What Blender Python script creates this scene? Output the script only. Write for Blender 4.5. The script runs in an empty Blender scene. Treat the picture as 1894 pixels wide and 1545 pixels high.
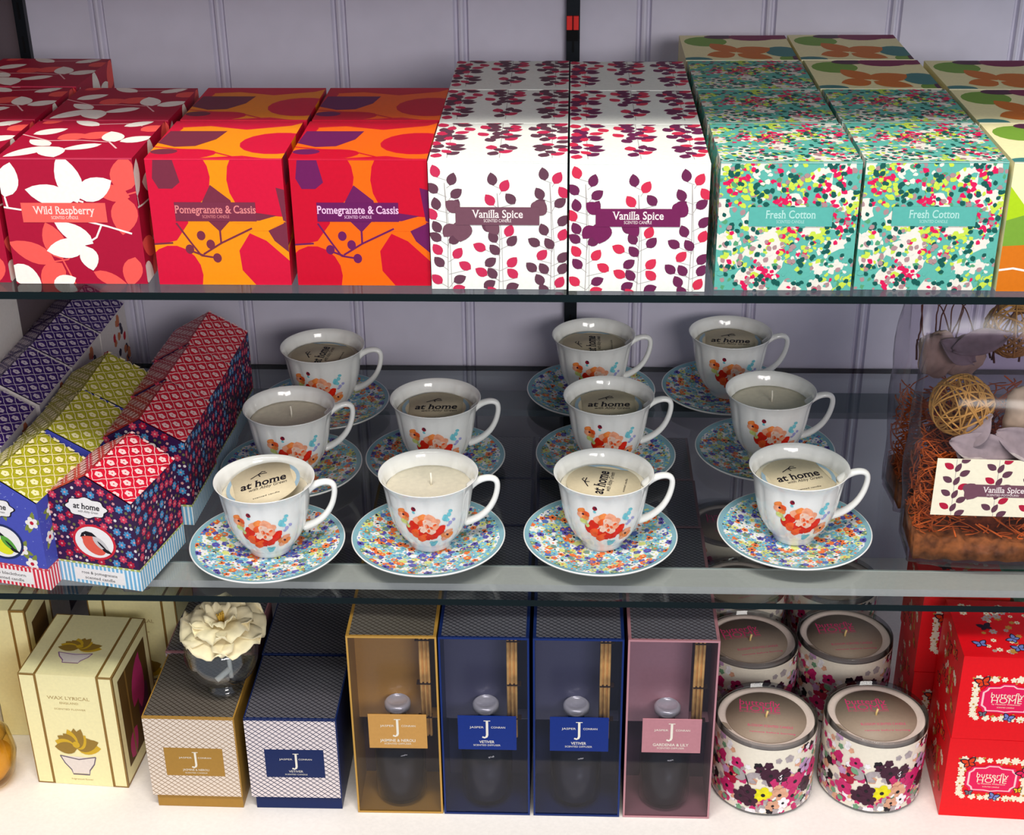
import bpy, bmesh, math, random
from mathutils import Vector, Matrix
PI = math.pi
scene = bpy.context.scene
C = scene.collection

# ------------------------------------------------------------------ camera
F_PX, PITCH, YAW, ROLL = 2721.87, 0.4711, -0.0419, -0.0105
cam_d = bpy.data.cameras.new('camera'); cam = bpy.data.objects.new('camera', cam_d); C.objects.link(cam)
fw = Vector((math.sin(YAW)*math.cos(PITCH), math.cos(YAW)*math.cos(PITCH), -math.sin(PITCH)))
rt = fw.cross(Vector((0, 0, 1))).normalized(); up = rt.cross(fw)
rt2 = rt*math.cos(ROLL)+up*math.sin(ROLL); up2 = -rt*math.sin(ROLL)+up*math.cos(ROLL)
m3 = Matrix((rt2, up2, -fw)).transposed()
cam.matrix_world = Matrix.Translation((0, -1.1063, 0.4466)) @ m3.to_4x4()
cam_d.sensor_fit = 'HORIZONTAL'; cam_d.sensor_width = 36.0
cam_d.lens = F_PX/1894*36.0
cam_d.clip_start = 0.05
scene.camera = cam

# ------------------------------------------------------------------ light
scene.view_settings.view_transform = 'Standard'
scene.view_settings.look = 'None'
scene.view_settings.exposure = 0.17
scene.view_settings.gamma = 1.0
scene.view_settings.use_curve_mapping = False
w = bpy.data.worlds.new('world'); scene.world = w; w.use_nodes = True
w.node_tree.nodes['Background'].inputs[0].default_value = (0.80, 0.86, 1.0, 1)
w.node_tree.nodes['Background'].inputs[1].default_value = 0.42
def area(name, loc, target, sx, sy, power, col):
    l = bpy.data.lights.new(name, 'AREA'); l.shape = 'RECTANGLE'; l.size = sx; l.size_y = sy
    l.energy = power; l.color = col
    o = bpy.data.objects.new(name, l); C.objects.link(o); o.location = loc
    o.rotation_euler = (Vector(target)-Vector(loc)).to_track_quat('-Z', 'Y').to_euler()
    return o
area('ceiling_lamp', (-0.15, -0.84, 1.60), (0, 0.05, -0.3), 1.4, 0.22, 37, (1.0, 0.95, 0.88))
area('ceiling_lamp', (1.15, -2.9, 0.95), (0.0, 0.2, -0.2), 1.5, 0.7, 42, (1.0, 0.96, 0.92))

# ------------------------------------------------------------------ materials
def lin(c):
    return tuple(((x/255)/12.92 if x/255 <= .04045 else ((x/255+.055)/1.055)**2.4) for x in c)
MATS = {}
def M(name, col, rough=.5, metal=0., noise=.03, nscale=300, spec=.25, bump=0., coat=0.):
    if name in MATS: return MATS[name]
    m = bpy.data.materials.new(name); m.use_nodes = True
    nt = m.node_tree; b = nt.nodes['Principled BSDF']
    c = lin(col)
    b.inputs['Roughness'].default_value = rough; b.inputs['Metallic'].default_value = metal
    b.inputs['Specular IOR Level'].default_value = spec
    b.inputs['Coat Weight'].default_value = coat
    tc = nt.nodes.new('ShaderNodeTexCoord'); n = nt.nodes.new('ShaderNodeTexNoise')
    n.inputs['Scale'].default_value = nscale
    nt.links.new(tc.outputs['Object'], n.inputs['Vector'])
    r = nt.nodes.new('ShaderNodeValToRGB')
    r.color_ramp.elements[0].position = .3; r.color_ramp.elements[1].position = .7
    r.color_ramp.elements[0].color = tuple(x*(1-noise) for x in c)+(1,)
    r.color_ramp.elements[1].color = tuple(min(1, x*(1+noise)) for x in c)+(1,)
    nt.links.new(n.outputs['Fac'], r.inputs['Fac']); nt.links.new(r.outputs['Color'], b.inputs['Base Color'])
    if bump:
        bp = nt.nodes.new('ShaderNodeBump'); bp.inputs['Strength'].default_value = bump; bp.inputs['Distance'].default_value = .0005
        nt.links.new(n.outputs['Fac'], bp.inputs['Height']); nt.links.new(bp.outputs['Normal'], b.inputs['Normal'])
    MATS[name] = m; return m
def GLASS(name, tint, rough=.02, ior=1.45, alpha_dark=0., bump=0.):
    """thin clear sheet: tinted transparency plus a Schlick reflection, the same from both sides"""
    if name in MATS: return MATS[name]
    m = bpy.data.materials.new(name); m.use_nodes = True; nt = m.node_tree
    nt.nodes.clear()
    out = nt.nodes.new('ShaderNodeOutputMaterial'); mx = nt.nodes.new('ShaderNodeMixShader')
    tr = nt.nodes.new('ShaderNodeBsdfTransparent'); gl = nt.nodes.new('ShaderNodeBsdfGlossy'); fr = nt.nodes.new('ShaderNodeLayerWeight')
    tr.inputs['Color'].default_value = lin(tint)+(1,); gl.inputs['Roughness'].default_value = rough
    fr.inputs['Blend'].default_value = .5
    p = nt.nodes.new('ShaderNodeMath'); p.operation = 'POWER'; p.inputs[1].default_value = 5
    q = nt.nodes.new('ShaderNodeMath'); q.operation = 'MULTIPLY_ADD'; f0 = ((ior-1)/(ior+1))**2
    q.inputs[1].default_value = 1-f0; q.inputs[2].default_value = f0
    nt.links.new(fr.outputs['Facing'], p.inputs[0]); nt.links.new(p.outputs[0], q.inputs[0])
    nt.links.new(q.outputs[0], mx.inputs[0]); nt.links.new(tr.outputs[0], mx.inputs[1]); nt.links.new(gl.outputs[0], mx.inputs[2])
    nt.links.new(mx.outputs[0], out.inputs[0])
    if bump:
        n = nt.nodes.new('ShaderNodeTexNoise'); n.inputs['Scale'].default_value = 24; n.inputs['Detail'].default_value = 0
        tc = nt.nodes.new('ShaderNodeTexCoord'); nt.links.new(tc.outputs['Object'], n.inputs['Vector'])
        bp = nt.nodes.new('ShaderNodeBump'); bp.inputs['Strength'].default_value = bump; bp.inputs['Distance'].default_value = .004
        nt.links.new(n.outputs['Fac'], bp.inputs['Height']); nt.links.new(bp.outputs['Normal'], gl.inputs['Normal'])
    MATS[name] = m; return m
def LATTICE(name, base, line, k=190., t=.13, metal=0.):
    """diagonal lattice of thin lines on pale board, from UVs in metres"""
    m = bpy.data.materials.new(name); m.use_nodes = True; nt = m.node_tree; b = nt.nodes['Principled BSDF']
    b.inputs['Roughness'].default_value = .45 if not metal else .33; b.inputs['Metallic'].default_value = metal
    uv = nt.nodes.new('ShaderNodeUVMap'); sp = nt.nodes.new('ShaderNodeSeparateXYZ'); nt.links.new(uv.outputs[0], sp.inputs[0])
    def mth(op, a, c=None):
        n = nt.nodes.new('ShaderNodeMath'); n.operation = op
        for i, q in enumerate((a, c)):
            if q is None: continue
            if isinstance(q, (int, float)): n.inputs[i].default_value = q
            else: nt.links.new(q, n.inputs[i])
        return n.outputs[0]
    def stripe(e, tt):
        f = mth('FRACT', mth('MULTIPLY', e, k)); return mth('LESS_THAN', f, tt)
    x, y = sp.outputs[0], sp.outputs[1]
    a = stripe(mth('ADD', mth('ADD', mth('MULTIPLY', x, .8), y), 10), t*1.6)
    c = stripe(mth('ADD', mth('SUBTRACT', mth('MULTIPLY', x, .8), y), 10), t)
    mk = mth('MAXIMUM', a, c)
    mix = nt.nodes.new('ShaderNodeMix'); mix.data_type = 'RGBA'
    mix.inputs[6].default_value = lin(base)+(1,); mix.inputs[7].default_value = lin(line)+(1,)
    nt.links.new(mk, mix.inputs[0]); nt.links.new(mix.outputs[2], b.inputs['Base Color'])
    return m

# ------------------------------------------------------------------ mesh builder
class MB:
    def __init__(s): s.v = []; s.f = []; s.mi = []; s.sm = []; s.uv = []; s.mats = []; s.reg = {}; s.maxlv = 0
    def mat(s, m):
        if m not in s.mats: s.mats.append(m)
        return s.mats.index(m)
    def add(s, vs, fs, m, smooth=False, uvs=None):
        o = len(s.v); s.v += [tuple(v) for v in vs]; k = s.mat(m)
        for f in fs:
            s.f.append([i+o for i in f]); s.mi.append(k); s.sm.append(smooth)
            s.uv.append([uvs[i] for i in f] if uvs else None)
    def box(s, x0, x1, y0, y1, z0, z1, m, faces='fblrtd'):
        P = {'f': ((x0, y0, z0), (1, 0, 0), (0, 0, 1), x1-x0, z1-z0), 'b': ((x1, y1, z0), (-1, 0, 0), (0, 0, 1), x1-x0, z1-z0),
             'r': ((x1, y0, z0), (0, 1, 0), (0, 0, 1), y1-y0, z1-z0), 'l': ((x0, y1, z0), (0, -1, 0), (0, 0, 1), y1-y0, z1-z0),
             't': ((x0, y0, z1), (1, 0, 0), (0, 1, 0), x1-x0, y1-y0), 'd': ((x0, y1, z0), (1, 0, 0), (0, -1, 0), x1-x0, y1-y0)}
        for k in faces:
            o, u, v, a, b = P[k]; o, u, v = Vector(o), Vector(u), Vector(v)
            mm = m[k] if isinstance(m, dict) and k in m else (m['*'] if isinstance(m, dict) else m)
            s.add([o, o+u*a, o+u*a+v*b, o+v*b], [(0, 1, 2, 3)], mm, uvs=[(0, 0), (a, 0), (a, b), (0, b)])
    def lathe(s, prof, m, n=48, mod=None, cx=0, cy=0, closed=False, z0=0):
        vs = []
        for r, z in prof:
            for k in range(n):
                a = 2*PI*k/n; rr = r*(mod(a, z) if mod else 1)
                vs.append((cx+rr*math.cos(a), cy+rr*math.sin(a), z+z0))
        fs = []
        for i in range(len(prof)-1):
            for k in range(n):
                k2 = (k+1) % n; fs.append((i*n+k, i*n+k2, (i+1)*n+k2, (i+1)*n+k))
        s.add(vs, fs, m, True)
    def disc(s, r, z, m, n=40, cx=0, cy=0, up=True):
        vs = [(cx+r*math.cos(2*PI*k/n), cy+r*math.sin(2*PI*k/n), z) for k in range(n)]
        s.add(vs, [tuple(range(n)) if up else tuple(reversed(range(n)))], m)
    def tube(s, pts, rad, m, n=8, caps=True, flat=1.0):
        pts = [Vector(p) for p in pts]; N = len(pts); vs = []; prev = None
        for i, p in enumerate(pts):
            d = (pts[min(i+1, N-1)]-pts[max(i-1, 0)]).normalized()
            if prev is None:
                a = Vector((0, 0, 1)) if abs(d.z) < .9 else Vector((0, 1, 0))
                x = d.cross(a).normalized()
            else: x = (prev-d*prev.dot(d)).normalized()
            prev = x; y = d.cross(x); r = rad[i] if isinstance(rad, (list, tuple)) else rad
            for k in range(n):
                t = 2*PI*k/n; vs.append(p+x*r*math.cos(t)*flat+y*r*math.sin(t))
        fs = []
        for i in range(N-1):
            for k in range(n):
                k2 = (k+1) % n; fs.append((i*n+k, i*n+k2, (i+1)*n+k2, (i+1)*n+k))
        if caps: fs += [tuple(reversed(range(n))), tuple(range((N-1)*n, N*n))]
        s.add(vs, fs, m, True)
    # flat print in a frame
    def pr(s, fr, poly, m, layer=1, clip=None):
        if clip: poly = clip_rect(poly, *clip)
        if len(poly) < 3: return
        o, u, v = fr; n = u.cross(v).normalized()
        layer = s.level((tuple(o), tuple(u)), poly, layer)
        a = sum(poly[i][0]*poly[(i+1) % len(poly)][1]-poly[(i+1) % len(poly)][0]*poly[i][1] for i in range(len(poly)))
        if a < 0: poly = poly[::-1]
        s.add([o+u*x+v*y+n*(layer*LAY) for x, y in poly], [tuple(range(len(poly)))], m)
    def level(s, key, poly, layer):
        """lowest ink layer that clears every print already under this one"""
        xs = [p[0] for p in poly]; ys = [p[1] for p in poly]; b = (min(xs), min(ys), max(xs), max(ys)); reg = s.reg.setdefault(key, []); lv = layer
        for c, l in reg:
            if l >= lv and c[0] < b[2] and b[0] < c[2] and c[1] < b[3] and b[1] < c[3]: lv = l+1
        lv = min(lv, 60); reg.append((b, lv)); s.maxlv = max(s.maxlv, lv); return lv
    def design(s, fr, items, clip=(0, 0, 1, 1), base=1):
        for poly, m, ly in sorted(items, key=lambda t: t[2]): s.pr(fr, poly, m, base+ly, clip)
    def text(s, fr, txt, x, y, h, m, layer=6, width=None, bold=0.0, rot=0, shear=0, align='c', serif=None):
        vs, fs = text_mesh(txt, bold, (txt in SERIF) if serif is None else serif)
        x0 = min(v[0] for v in vs); x1 = max(v[0] for v in vs)
        sc = h/.7; sx = sc
        if width: sx = width/(x1-x0)
        o, u, v = fr; n = u.cross(v).normalized(); out = []
        cx = (x0+x1)/2
        hw = (x1-x0)*sx/2; layer = s.level((tuple(o), tuple(u)), [(x-hw, y-h/2), (x+hw, y+h/2)] if abs(rot) < .1 else [(x-hw, y-hw), (x+hw, y+hw)], layer)
        for a, b in vs:
            px = (a-cx)*sx+(b*sc*shear); py = (b-.35)*sc
            qx = px*math.cos(rot)-py*math.sin(rot); qy = px*math.sin(rot)+py*math.cos(rot)
            out.append(o+u*(x+qx)+v*(y+qy)+n*(layer*LAY))
        s.add(out, fs, m)
    def build(s, name, parent=None, loc=None, rotz=0, matrix=None):
        me = bpy.data.meshes.new(name); me.from_pydata(s.v, [], s.f)
        for m in s.mats: me.materials.append(m)
        me.polygons.foreach_set('material_index', s.mi); me.polygons.foreach_set('use_smooth', s.sm)
        if any(u for u in s.uv):
            ul = me.uv_layers.new(name='UVMap'); i = 0
            for f, u in zip(s.f, s.uv):
                for k in range(len(f)):
                    if u: ul.data[i].uv = u[k]
                    i += 1
        me.update(); me.validate()
        o = bpy.data.objects.new(name, me); C.objects.link(o)
        if parent: o.parent = parent
        if loc: o.location = loc
        o.rotation_euler = (0, 0, rotz)
        return o
LAY = .00003
def clip_rect(poly, x0, y0, x1, y1):
    for ax, val, sg in ((0, x0, 1), (0, x1, -1), (1, y0, 1), (1, y1, -1)):
        out = []
        for i in range(len(poly)):
            a, b = poly[i-1], poly[i]
            ia = (a[ax]-val)*sg >= 0; ib = (b[ax]-val)*sg >= 0
            if ia != ib:
                t = (val-a[ax])/(b[ax]-a[ax]); out.append((a[0]+(b[0]-a[0])*t, a[1]+(b[1]-a[1])*t))
            if ib: out.append(b)
        poly = out
        if not poly: return []
    return poly
SERIF = {'Wild Raspberry', 'Pomegranate & Cassis', 'Vanilla Spice', 'Fresh Cotton', 'at home', 'WAX LYRICAL', 'ENGLAND', 'rose & pomegranate', 'scented candle', 'wild blackthorn'}
_tc = {}
def text_mesh(t, bold=0.0, serif=False):
    if (t, bold, serif) in _tc: return _tc[(t, bold, serif)]
    cu = bpy.data.curves.new('t', 'FONT'); cu.body = t; cu.resolution_u = 3; cu.offset = bold; cu.fill_mode = 'FRONT'
    ob = bpy.data.objects.new('t', cu); C.objects.link(ob)
    dg = bpy.context.evaluated_depsgraph_get(); me = bpy.data.meshes.new_from_object(ob.evaluated_get(dg))
    vs = [(v.co.x, v.co.y) for v in me.vertices]; fs = []
    for p in me.polygons:
        f = list(p.vertices)
        if p.normal.z < 0: f.reverse()
        fs.append(tuple(f))
    if serif:     # slab serifs on every stem end
        cnt = {}
        for f in fs:
            for i in range(len(f)):
                e = tuple(sorted((f[i-1], f[i]))); cnt[e] = cnt.get(e, 0)+1
        ymax = max(v[1] for v in vs); t, d = .045, .055
        for (a, b), c in cnt.items():
            (xa, ya), (xb, yb) = vs[a], vs[b]
            L = abs(xa-xb)
            if c == 1 and abs(ya-yb) < .012 and .04 < L < .17:
                x0, x1 = min(xa, xb), max(xa, xb); y = (ya+yb)/2
                below = any(abs(vs[k][1]-y) > .1 and vs[k][1] > y and x0-.02 <= vs[k][0] <= x1+.02 for k in range(len(vs)))
                up_ = 1 if below else -1
                for q0, q1 in ((x0-d, x0), (x1, x1+d)):
                    o = len(vs); ys = sorted((y, y+up_*t)); vs = vs+[(q0, ys[0]), (q1, ys[0]), (q1, ys[1]), (q0, ys[1])]; fs.append((o, o+1, o+2, o+3))
    bpy.data.objects.remove(ob); bpy.data.curves.remove(cu); bpy.data.meshes.remove(me)
    _tc[(t, bold, serif)] = (vs, fs); return vs, fs
def leaf(bx, by, tx, ty, w, n=7, pw=.75):
    dx, dy = tx-bx, ty-by; L = math.hypot(dx, dy); ux, uy = dx/L, dy/L; a = []; b = []
    for i in range(n+1):
        t = i/n; ww = .5*w*math.sin(PI*t**.85)**pw if 0 < t < 1 else 0
        a.append((bx+dx*t-uy*ww, by+dy*t+ux*ww)); b.append((bx+dx*t+uy*ww, by+dy*t-ux*ww))
    return a+b[-2:0:-1]
def ell(cx, cy, rx, ry=None, rot=0, n=18):
    ry = rx if ry is None else ry; c, s_ = math.cos(rot), math.sin(rot)
    return [(cx+rx*math.cos(t)*c-ry*math.sin(t)*s_, cy+rx*math.cos(t)*s_+ry*math.sin(t)*c) for t in (2*PI*k/n for k in range(n))]
def flower(cx, cy, r, k=5, rot=0, dep=.3, n=None):
    n = n or k*6
    return [(cx+r*(1-dep+dep*abs(math.cos(k*(t-rot)/2)))*math.cos(t), cy+r*(1-dep+dep*abs(math.cos(k*(t-rot)/2)))*math.sin(t)) for t in (2*PI*i/n for i in range(n))]
def line(pts, w):
    out = []; bk = []
    for i, p in enumerate(pts):
        q = pts[min(i+1, len(pts)-1)]; r = pts[max(i-1, 0)]
        dx, dy = q[0]-r[0], q[1]-r[1]; L = math.hypot(dx, dy) or 1
        out.append((p[0]-dy/L*w/2, p[1]+dx/L*w/2)); bk.append((p[0]+dy/L*w/2, p[1]-dx/L*w/2))
    return out+bk[::-1]
def rect(x0, y0, x1, y1): return [(x0, y0), (x1, y0), (x1, y1), (x0, y1)]
def blob(cx, cy, r, rng, n=10, j=.35, st=1.):
    a0 = rng.random()*6.28
    pts = [(r*(1-j*rng.random())*math.cos(2*PI*k/n)*st, r*(1-j*rng.random())*math.sin(2*PI*k/n)) for k in range(n)]
    c, s_ = math.cos(a0), math.sin(a0)
    return [(cx+x*c-y*s_, cy+x*s_+y*c) for x, y in pts]
V = Vector
def faces_of(x0, x1, y0, y1, z0, z1):
    """frames of a box in face units 0..1"""
    return {'f': (V((x0, y0, z0)), V((x1-x0, 0, 0)), V((0, 0, z1-z0))), 't': (V((x0, y0, z1)), V((x1-x0, 0, 0)), V((0, y1-y0, 0))),
            'r': (V((x1, y0, z0)), V((0, y1-y0, 0)), V((0, 0, z1-z0))), 'l': (V((x0, y1, z0)), V((0, y0-y1, 0)), V((0, 0, z1-z0)))}
def tag(o, label, cat, group=None, kind=None):
    if label: o['label'] = label
    if cat: o['category'] = cat
    if group: o['group'] = group
    if kind: o['kind'] = kind
    return o
def empty(name, loc, rz=0):
    o = bpy.data.objects.new(name, None); C.objects.link(o); o.location = loc; o.rotation_euler = (0, 0, rz); o.empty_display_size = .02
    return o
def dup(o, loc=None, rz=None, parent=None):
    kids = [c for c in bpy.data.objects if c.parent == o]
    c = o.copy(); C.objects.link(c)
    if parent: c.parent = parent
    for k in ('label', 'category', 'group'):
        pass
    if loc is not None: c.location = loc
    if rz is not None: c.rotation_euler = (0, 0, rz)
    for k in kids: dup(k, parent=c)
    return c

ZM, ZB, DW = -.2963, -.5646, .4936
# ------------------------------------------------------------------ setting
wallm = M('painted_panelling', (208, 204, 222), .55, noise=.03, nscale=30)
mb = MB(); gx = [-.5125, -.381, -.2494, -.1178, .0787, .2113, .3438, .4764]
prof = [(-.62, 0)]
for g in gx:
    for c in (g-.0052, g+.0052):
        prof += [(c-.0030, 0), (c-.001, .0045), (c+.001, .0045), (c+.0030, 0)]
    prof.insert(-4, (g, -.0008))
prof += [(.75, 0)]
vs = []; n = len(prof)
for x, d in prof: vs += [(x, DW+d, ZB-.02), (x, DW+d, .36)]
mb.add(vs, [(2*i, 2*i+2, 2*i+3, 2*i+1) for i in range(n-1)], wallm)
mb.box(-.62, .75, DW+.006, DW+.02, ZB-.02, .36, wallm, 'btlrd')
o = mb.build('wall_back'); o['kind'] = 'structure'
mb = MB(); mb.box(-.63, -.6, .355, DW, ZB-.02, .36, M('grey_brown_panel', (112, 98, 102), .6))
o = mb.build('wall_left'); o['kind'] = 'structure'
mb = MB(); mb.box(-.63, -.5985, -.06, .355, ZB-.02, .36, M('cream_side_panel', (244, 238, 230), .5))
o = mb.build('trim_1'); o['kind'] = 'structure'
mb = MB(); mb.box(-.63, .75, .0, DW+.02, .275, .295, M('shade_board_white', (190, 190, 195), .6))  # unseen board for the next shelf up, added to shade the back
o = mb.build('shade_board'); o['kind'] = 'structure'

# slotted uprights
def upright(x0, x1, label, tagred):
    r = MB(); dk = M('dark_steel', (34, 38, 44), .4, .6); bl = M('slot_black', (6, 6, 10), .8)
    r.box(x0, x1, DW-.009, DW-.0002, ZB, .355, dk)
    z = ZB+.03; xm = (x0+x1)/2
    while z < .34:
        if not (tagred and .098 < z+.01 < .13):
            for q in ((xm-.0012, xm+.0012),):
                r.box(q[0], q[1], DW-.0094, DW-.0088, z, z+.018, bl)
        z += .036
    o = r.build('slotted_upright'); tag(o, label, 'shelf upright', 'slotted shelf uprights')
    if tagred:
        t = MB(); rd = M('red_clip', (235, 25, 15), .4, spec=.6)
        for a, b in ((x0+.0005, x0+.006), (x0+.0078, x1-.0014)): t.box(a, b, DW-.0125, DW-.009, .102, .1165, rd)
        t.box(x0+.006, x0+.0078, DW-.0112, DW-.009, .102, .1165, M('dark_red', (110, 8, 8), .5))
        c = t.build('clip', o); c['label'] = 'bright red plastic clip'
        t = MB(); t.box(x0+.0008, x1-.002, DW-.0115, DW-.009, .090, .1015, bl); t.build('socket', o)
upright(-.6, -.5885, 'dark slotted steel upright at the left end beside the side panel', False)
upright(-.0042, .0103, 'dark slotted steel upright behind the white leaf boxes with a red clip', True)

# glass shelves
gl = GLASS('shelf_glass', (233, 237, 236)); ge = M('glass_edge', (2, 18, 20), .2, spec=.3, noise=.15, nscale=20)
def shelf(zt, y0, y1, th, label):
    r = MB(); r.box(-.597, .75, y0, y1, zt-th, zt, {'t': gl, 'd': gl, '*': ge})
    return tag(r.build('glass_shelf'), label, 'shelf', 'glass shelves')
shelf(0, -.0135, .486, .0065, 'upper glass shelf with dark green edge carrying the patterned candle boxes')
s2 = shelf(ZM, -.0085, .486, .0065, 'lower glass shelf with dark green edge carrying the floral cups and saucers')
for (a, b, z, lab) in ((.027, .058, ZM, 'pale metal rail under the front of the lower glass shelf'), (.383, .434, ZM, 'grey metal rail under the back of the lower glass shelf')):
    r = MB(); am = M('rail_metal' if a < .1 else 'rail_metal_dull', (226, 218, 216) if a < .1 else (112, 122, 134), .38, .1)
    r.box(-.597, .75, a, b, z-.0145, z-.0070, am)
    r.box(-.597, .75, b-.0012, b+.0008, z-.0072, z-.0066, M('rail_highlight', (225, 230, 230), .3, .5)) if a < .1 else None  # bright strip standing in for the highlight along the rail's back edge
    tag(r.build('support_rail'), lab, 'rail', 'shelf support rails')
mb = MB(); mb.box(-.597, .75, -.07, DW-.0002, ZB-.03, ZB, M('white_laminate', (238, 232, 226), .35))
tag(mb.build('display_deck'), 'white laminate bottom deck under the dark and cream cartons', 'shelf')

# ------------------------------------------------------------------ top-shelf candle boxes
BW, BH = .1085, .1058
white = M('print_white', (236, 238, 230), .5); tinyw = M('print_pale', (238, 214, 205), .5)
def box_thing(ground, front, top, side, label=None, lw=.1085, edge=None):
    h = BH; r = MB(); x0, x1 = -lw/2, lw/2
    r.box(x0, x1, 0, lw-.001, 0, h, ground)
    F = faces_of(x0, x1, 0, lw-.001, 0, h)
    r.design(F['f'], front); r.design(F['t'], top)
    r.design(F['r'], side); r.design(F['l'], side)
    if edge:   # slim lid line / worn crease along the front top edge
        r.pr(F['f'], rect(0, .992, 1, 1), edge, 5); r.pr(F['t'], rect(0, 0, 1, .010), edge, 5)
    o = r.build('candle_box')
    if label:
        lm, tm, txt, lu0, lu1, lv0, lv1, wtxt = label
        q = MB(); q.pr(F['f'], rect(lu0, lv0, lu1, lv1), lm, r.maxlv+1)
        q.text(F['f'], txt, (lu0+lu1)/2, lv0+(lv1-lv0)*.63, .062, tm, r.maxlv+3, width=wtxt, bold=.012)
        q.text(F['f'], 'SCENTED CANDLE', (lu0+lu1)/2, lv0+(lv1-lv0)*.25, .024, tm, r.maxlv+3, width=.2)
        c = q.build('name_label', o); c['label'] = 'printed name band'
    return o
# raspberry
cr = M('crimson_card', (168, 12, 50), .45); crw = M('leaf_white', (240, 236, 226), .5); cor = M('leaf_coral', (238, 88, 80), .5); crs = M('stem_pink', (236, 190, 190), .5)
rf = [(leaf(*a), cor, 0) for a in ((.90, .74, .95, 1.02, .2), (.95, .70, .68, .77, .13), (.92, .70, .86, .40, .2), (.38, .20, .29, .50, .17), (.32, .18, -.01, .34, .16), (.37, .17, .2, -.03, .18), (.93, .22, .86, -.02, .15), (.60, .1, .86, -.03, .1))]
rf += [(line(p, .012), cor, 0) for p in (((.93, .72), (1, .74)), ((.38, .2), (.45, .0)), ((.3, .18), (.42, .2), (.52, .3)))]
rf += [(line(p, .014), crw, 1) for p in (((0, .62), (.12, .60), (.3, .585)), ((.02, .70), (.03, .62)), ((.56, .52), (.75, .47), (.93, .41)), ((.71, .48), (.66, .38), (.58, .33)), ((.54, .68), (.6, .66)), ((.5, .69), (.56, .66)), ((.56, .74), (.55, .66)))]
rf += [(leaf(*a), crw, 1) for a in ((.56, .66, .46, 1.03, .19), (.53, .67, .18, .76, .17), (.56, .70, .83, .83, .18), (.02, .70, .10, .97, .17), (.63, .33, .36, .50, .14), (.57, .31, .27, .27, .16), (.57, .31, .60, .11, .14), (-.03, .14, .19, -.01, .17), (.28, -.02, .46, .05, .12))]
rt_ = [(leaf(*a), cor, 0) for a in ((.3, .5, .5, .62, .2), (.48, .52, .68, .68, .2), (.88, .72, 1.05, .86, .18), (.05, .93, .2, 1.02, .1))]
rt_ += [(line(p, .014), crs, 1) for p in (((.0, .62), (.25, .45), (.5, .46), (.7, .42), (.86, .5)), ((.72, .42), (.82, .25)), ((.5, .9), (.8, .93), (.86, .85)))]
rt_ += [(leaf(*a), crw, 1) for a in ((.30, .30, .04, .04, .16), (.30, .30, .42, .03, .2), (.30, .32, .10, .48, .13), (.68, .36, .42, .22, .13), (.76, .42, .66, .70, .17), (.80, .42, 1.02, .56, .16), (.08, .62, .30, .78, .15), (.52, .86, .3, 1.0, .12), (.72, .84, .92, .98, .12))]
rasp = box_thing(cr, rf, rt_, rf, (M('coral_band', (236, 92, 84), .5), tinyw, 'Wild Raspberry', .13, .76, .50, .655, .46), edge=M('crimson_edge', (205, 60, 90), .5))
# pomegranate
def pomset(org, pink, pur, olive):
    fr = [(ell(.25, .86, .215, .25), pink, 0), ([(-.01, 1.01), (.26, 1.01), (.27, .5), (.17, .36), (.05, .33), (-.01, .33)], pink, 0),
          (ell(.82, .84, .235, .30), pink, 0), ([(.62, .74), (1.01, .7), (1.01, .55), (.86, .56), (.7, .62)], pink, 0),
          (ell(.13, .08, .21, .24), pink, 0), ([(.72, .42), (.84, .36), (1.0, .2), (1.01, -.01), (.74, -.01), (.64, .12), (.63, .28)], pink, 0),
          ([(.04, .85), (.06, 1.0), (.20, 1.0), (.24, .82), (.18, .77), (.08, .77)], pur, 1),
          ([(.46, .80), (.60, .68), (.62, .56), (.50, .43), (.38, .56), (.39, .67)], pur, 1),
          ([(.94, .78), (1.01, .76), (1.01, .26), (.9, .36), (.86, .44), (.98, .50)], pur, 1),
          ([(.6, .50), (.86, .50), (1.0, .51), (.84, .57), (.6, .57)], org, 1), ([(.78, .52), (.99, .52), (.86, .44), (.7, .44)], org, 1),
          ([(.66, .60), (.93, .56), (.8, .52), (.6, .52)], pur, 2)]
    fr += [(ell(a, b, .032, .038), pur, 2) for a, b in ((.355, .40), (.42, .33), (.26, .29), (.46, .22))]
    fr += [(line(p, .014), pur, 2) for p in (((.18, .50), (.27, .35), (.34, .24)), ((.34, .24), (.46, .22)), ((.36, .25), (.5, .34), (.74, .46)), ((.50, .44), (.50, .34)), ((0, .33), (.14, .34)), ((.26, .28), (.36, .24)))]
    tp = [([(0, .0), (.28, .0), (.7, .08), (.85, .02), (1, .0), (1, -.1), (0, -.1)], pink, 0), (ell(.22, .10, .28, .14, .2), pink, 0), (ell(.90, .40, .28, .28), pink, 0),
          ([(-.01, .8), (.3, .86), (.6, .76), (1.01, .9), (1.01, 1.01), (-.01, 1.01)], pink, 0), ([(-.01, 1.01), (-.01, .45), (.06, .5), (.1, .8)], pink, 0),
          ([(.02, .72), (.46, .72), (.42, .5), (.3, .32), (.15, .30), (.0, .4)], pur, 1), (ell(.1, .18, .1, .07), pur, 1),
          (line(((.0, .30), (.2, .24), (.4, .22), (.62, .06)), .02), pink, 1), ([(.9, .84), (1, .95), (1, .8)], org, 1)]
    return fr, tp
def pomball(name, oc, pc, uc, lc, tcx):
    og = M(name+'_orange', oc, .42); pk = M(name+'_pink', pc, .42); pu = M(name+'_purple', uc, .42)
    fr, tp = pomset(og, pk, pu, None)
    return box_thing(og, fr, tp, fr, (M(name+'_band', lc, .45), tcx, 'Pomegranate & Cassis', .18, .78, .515, .665, .60), edge=M(name+'_edge', tuple(min(255, c+18) for c in pc), .5))
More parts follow.
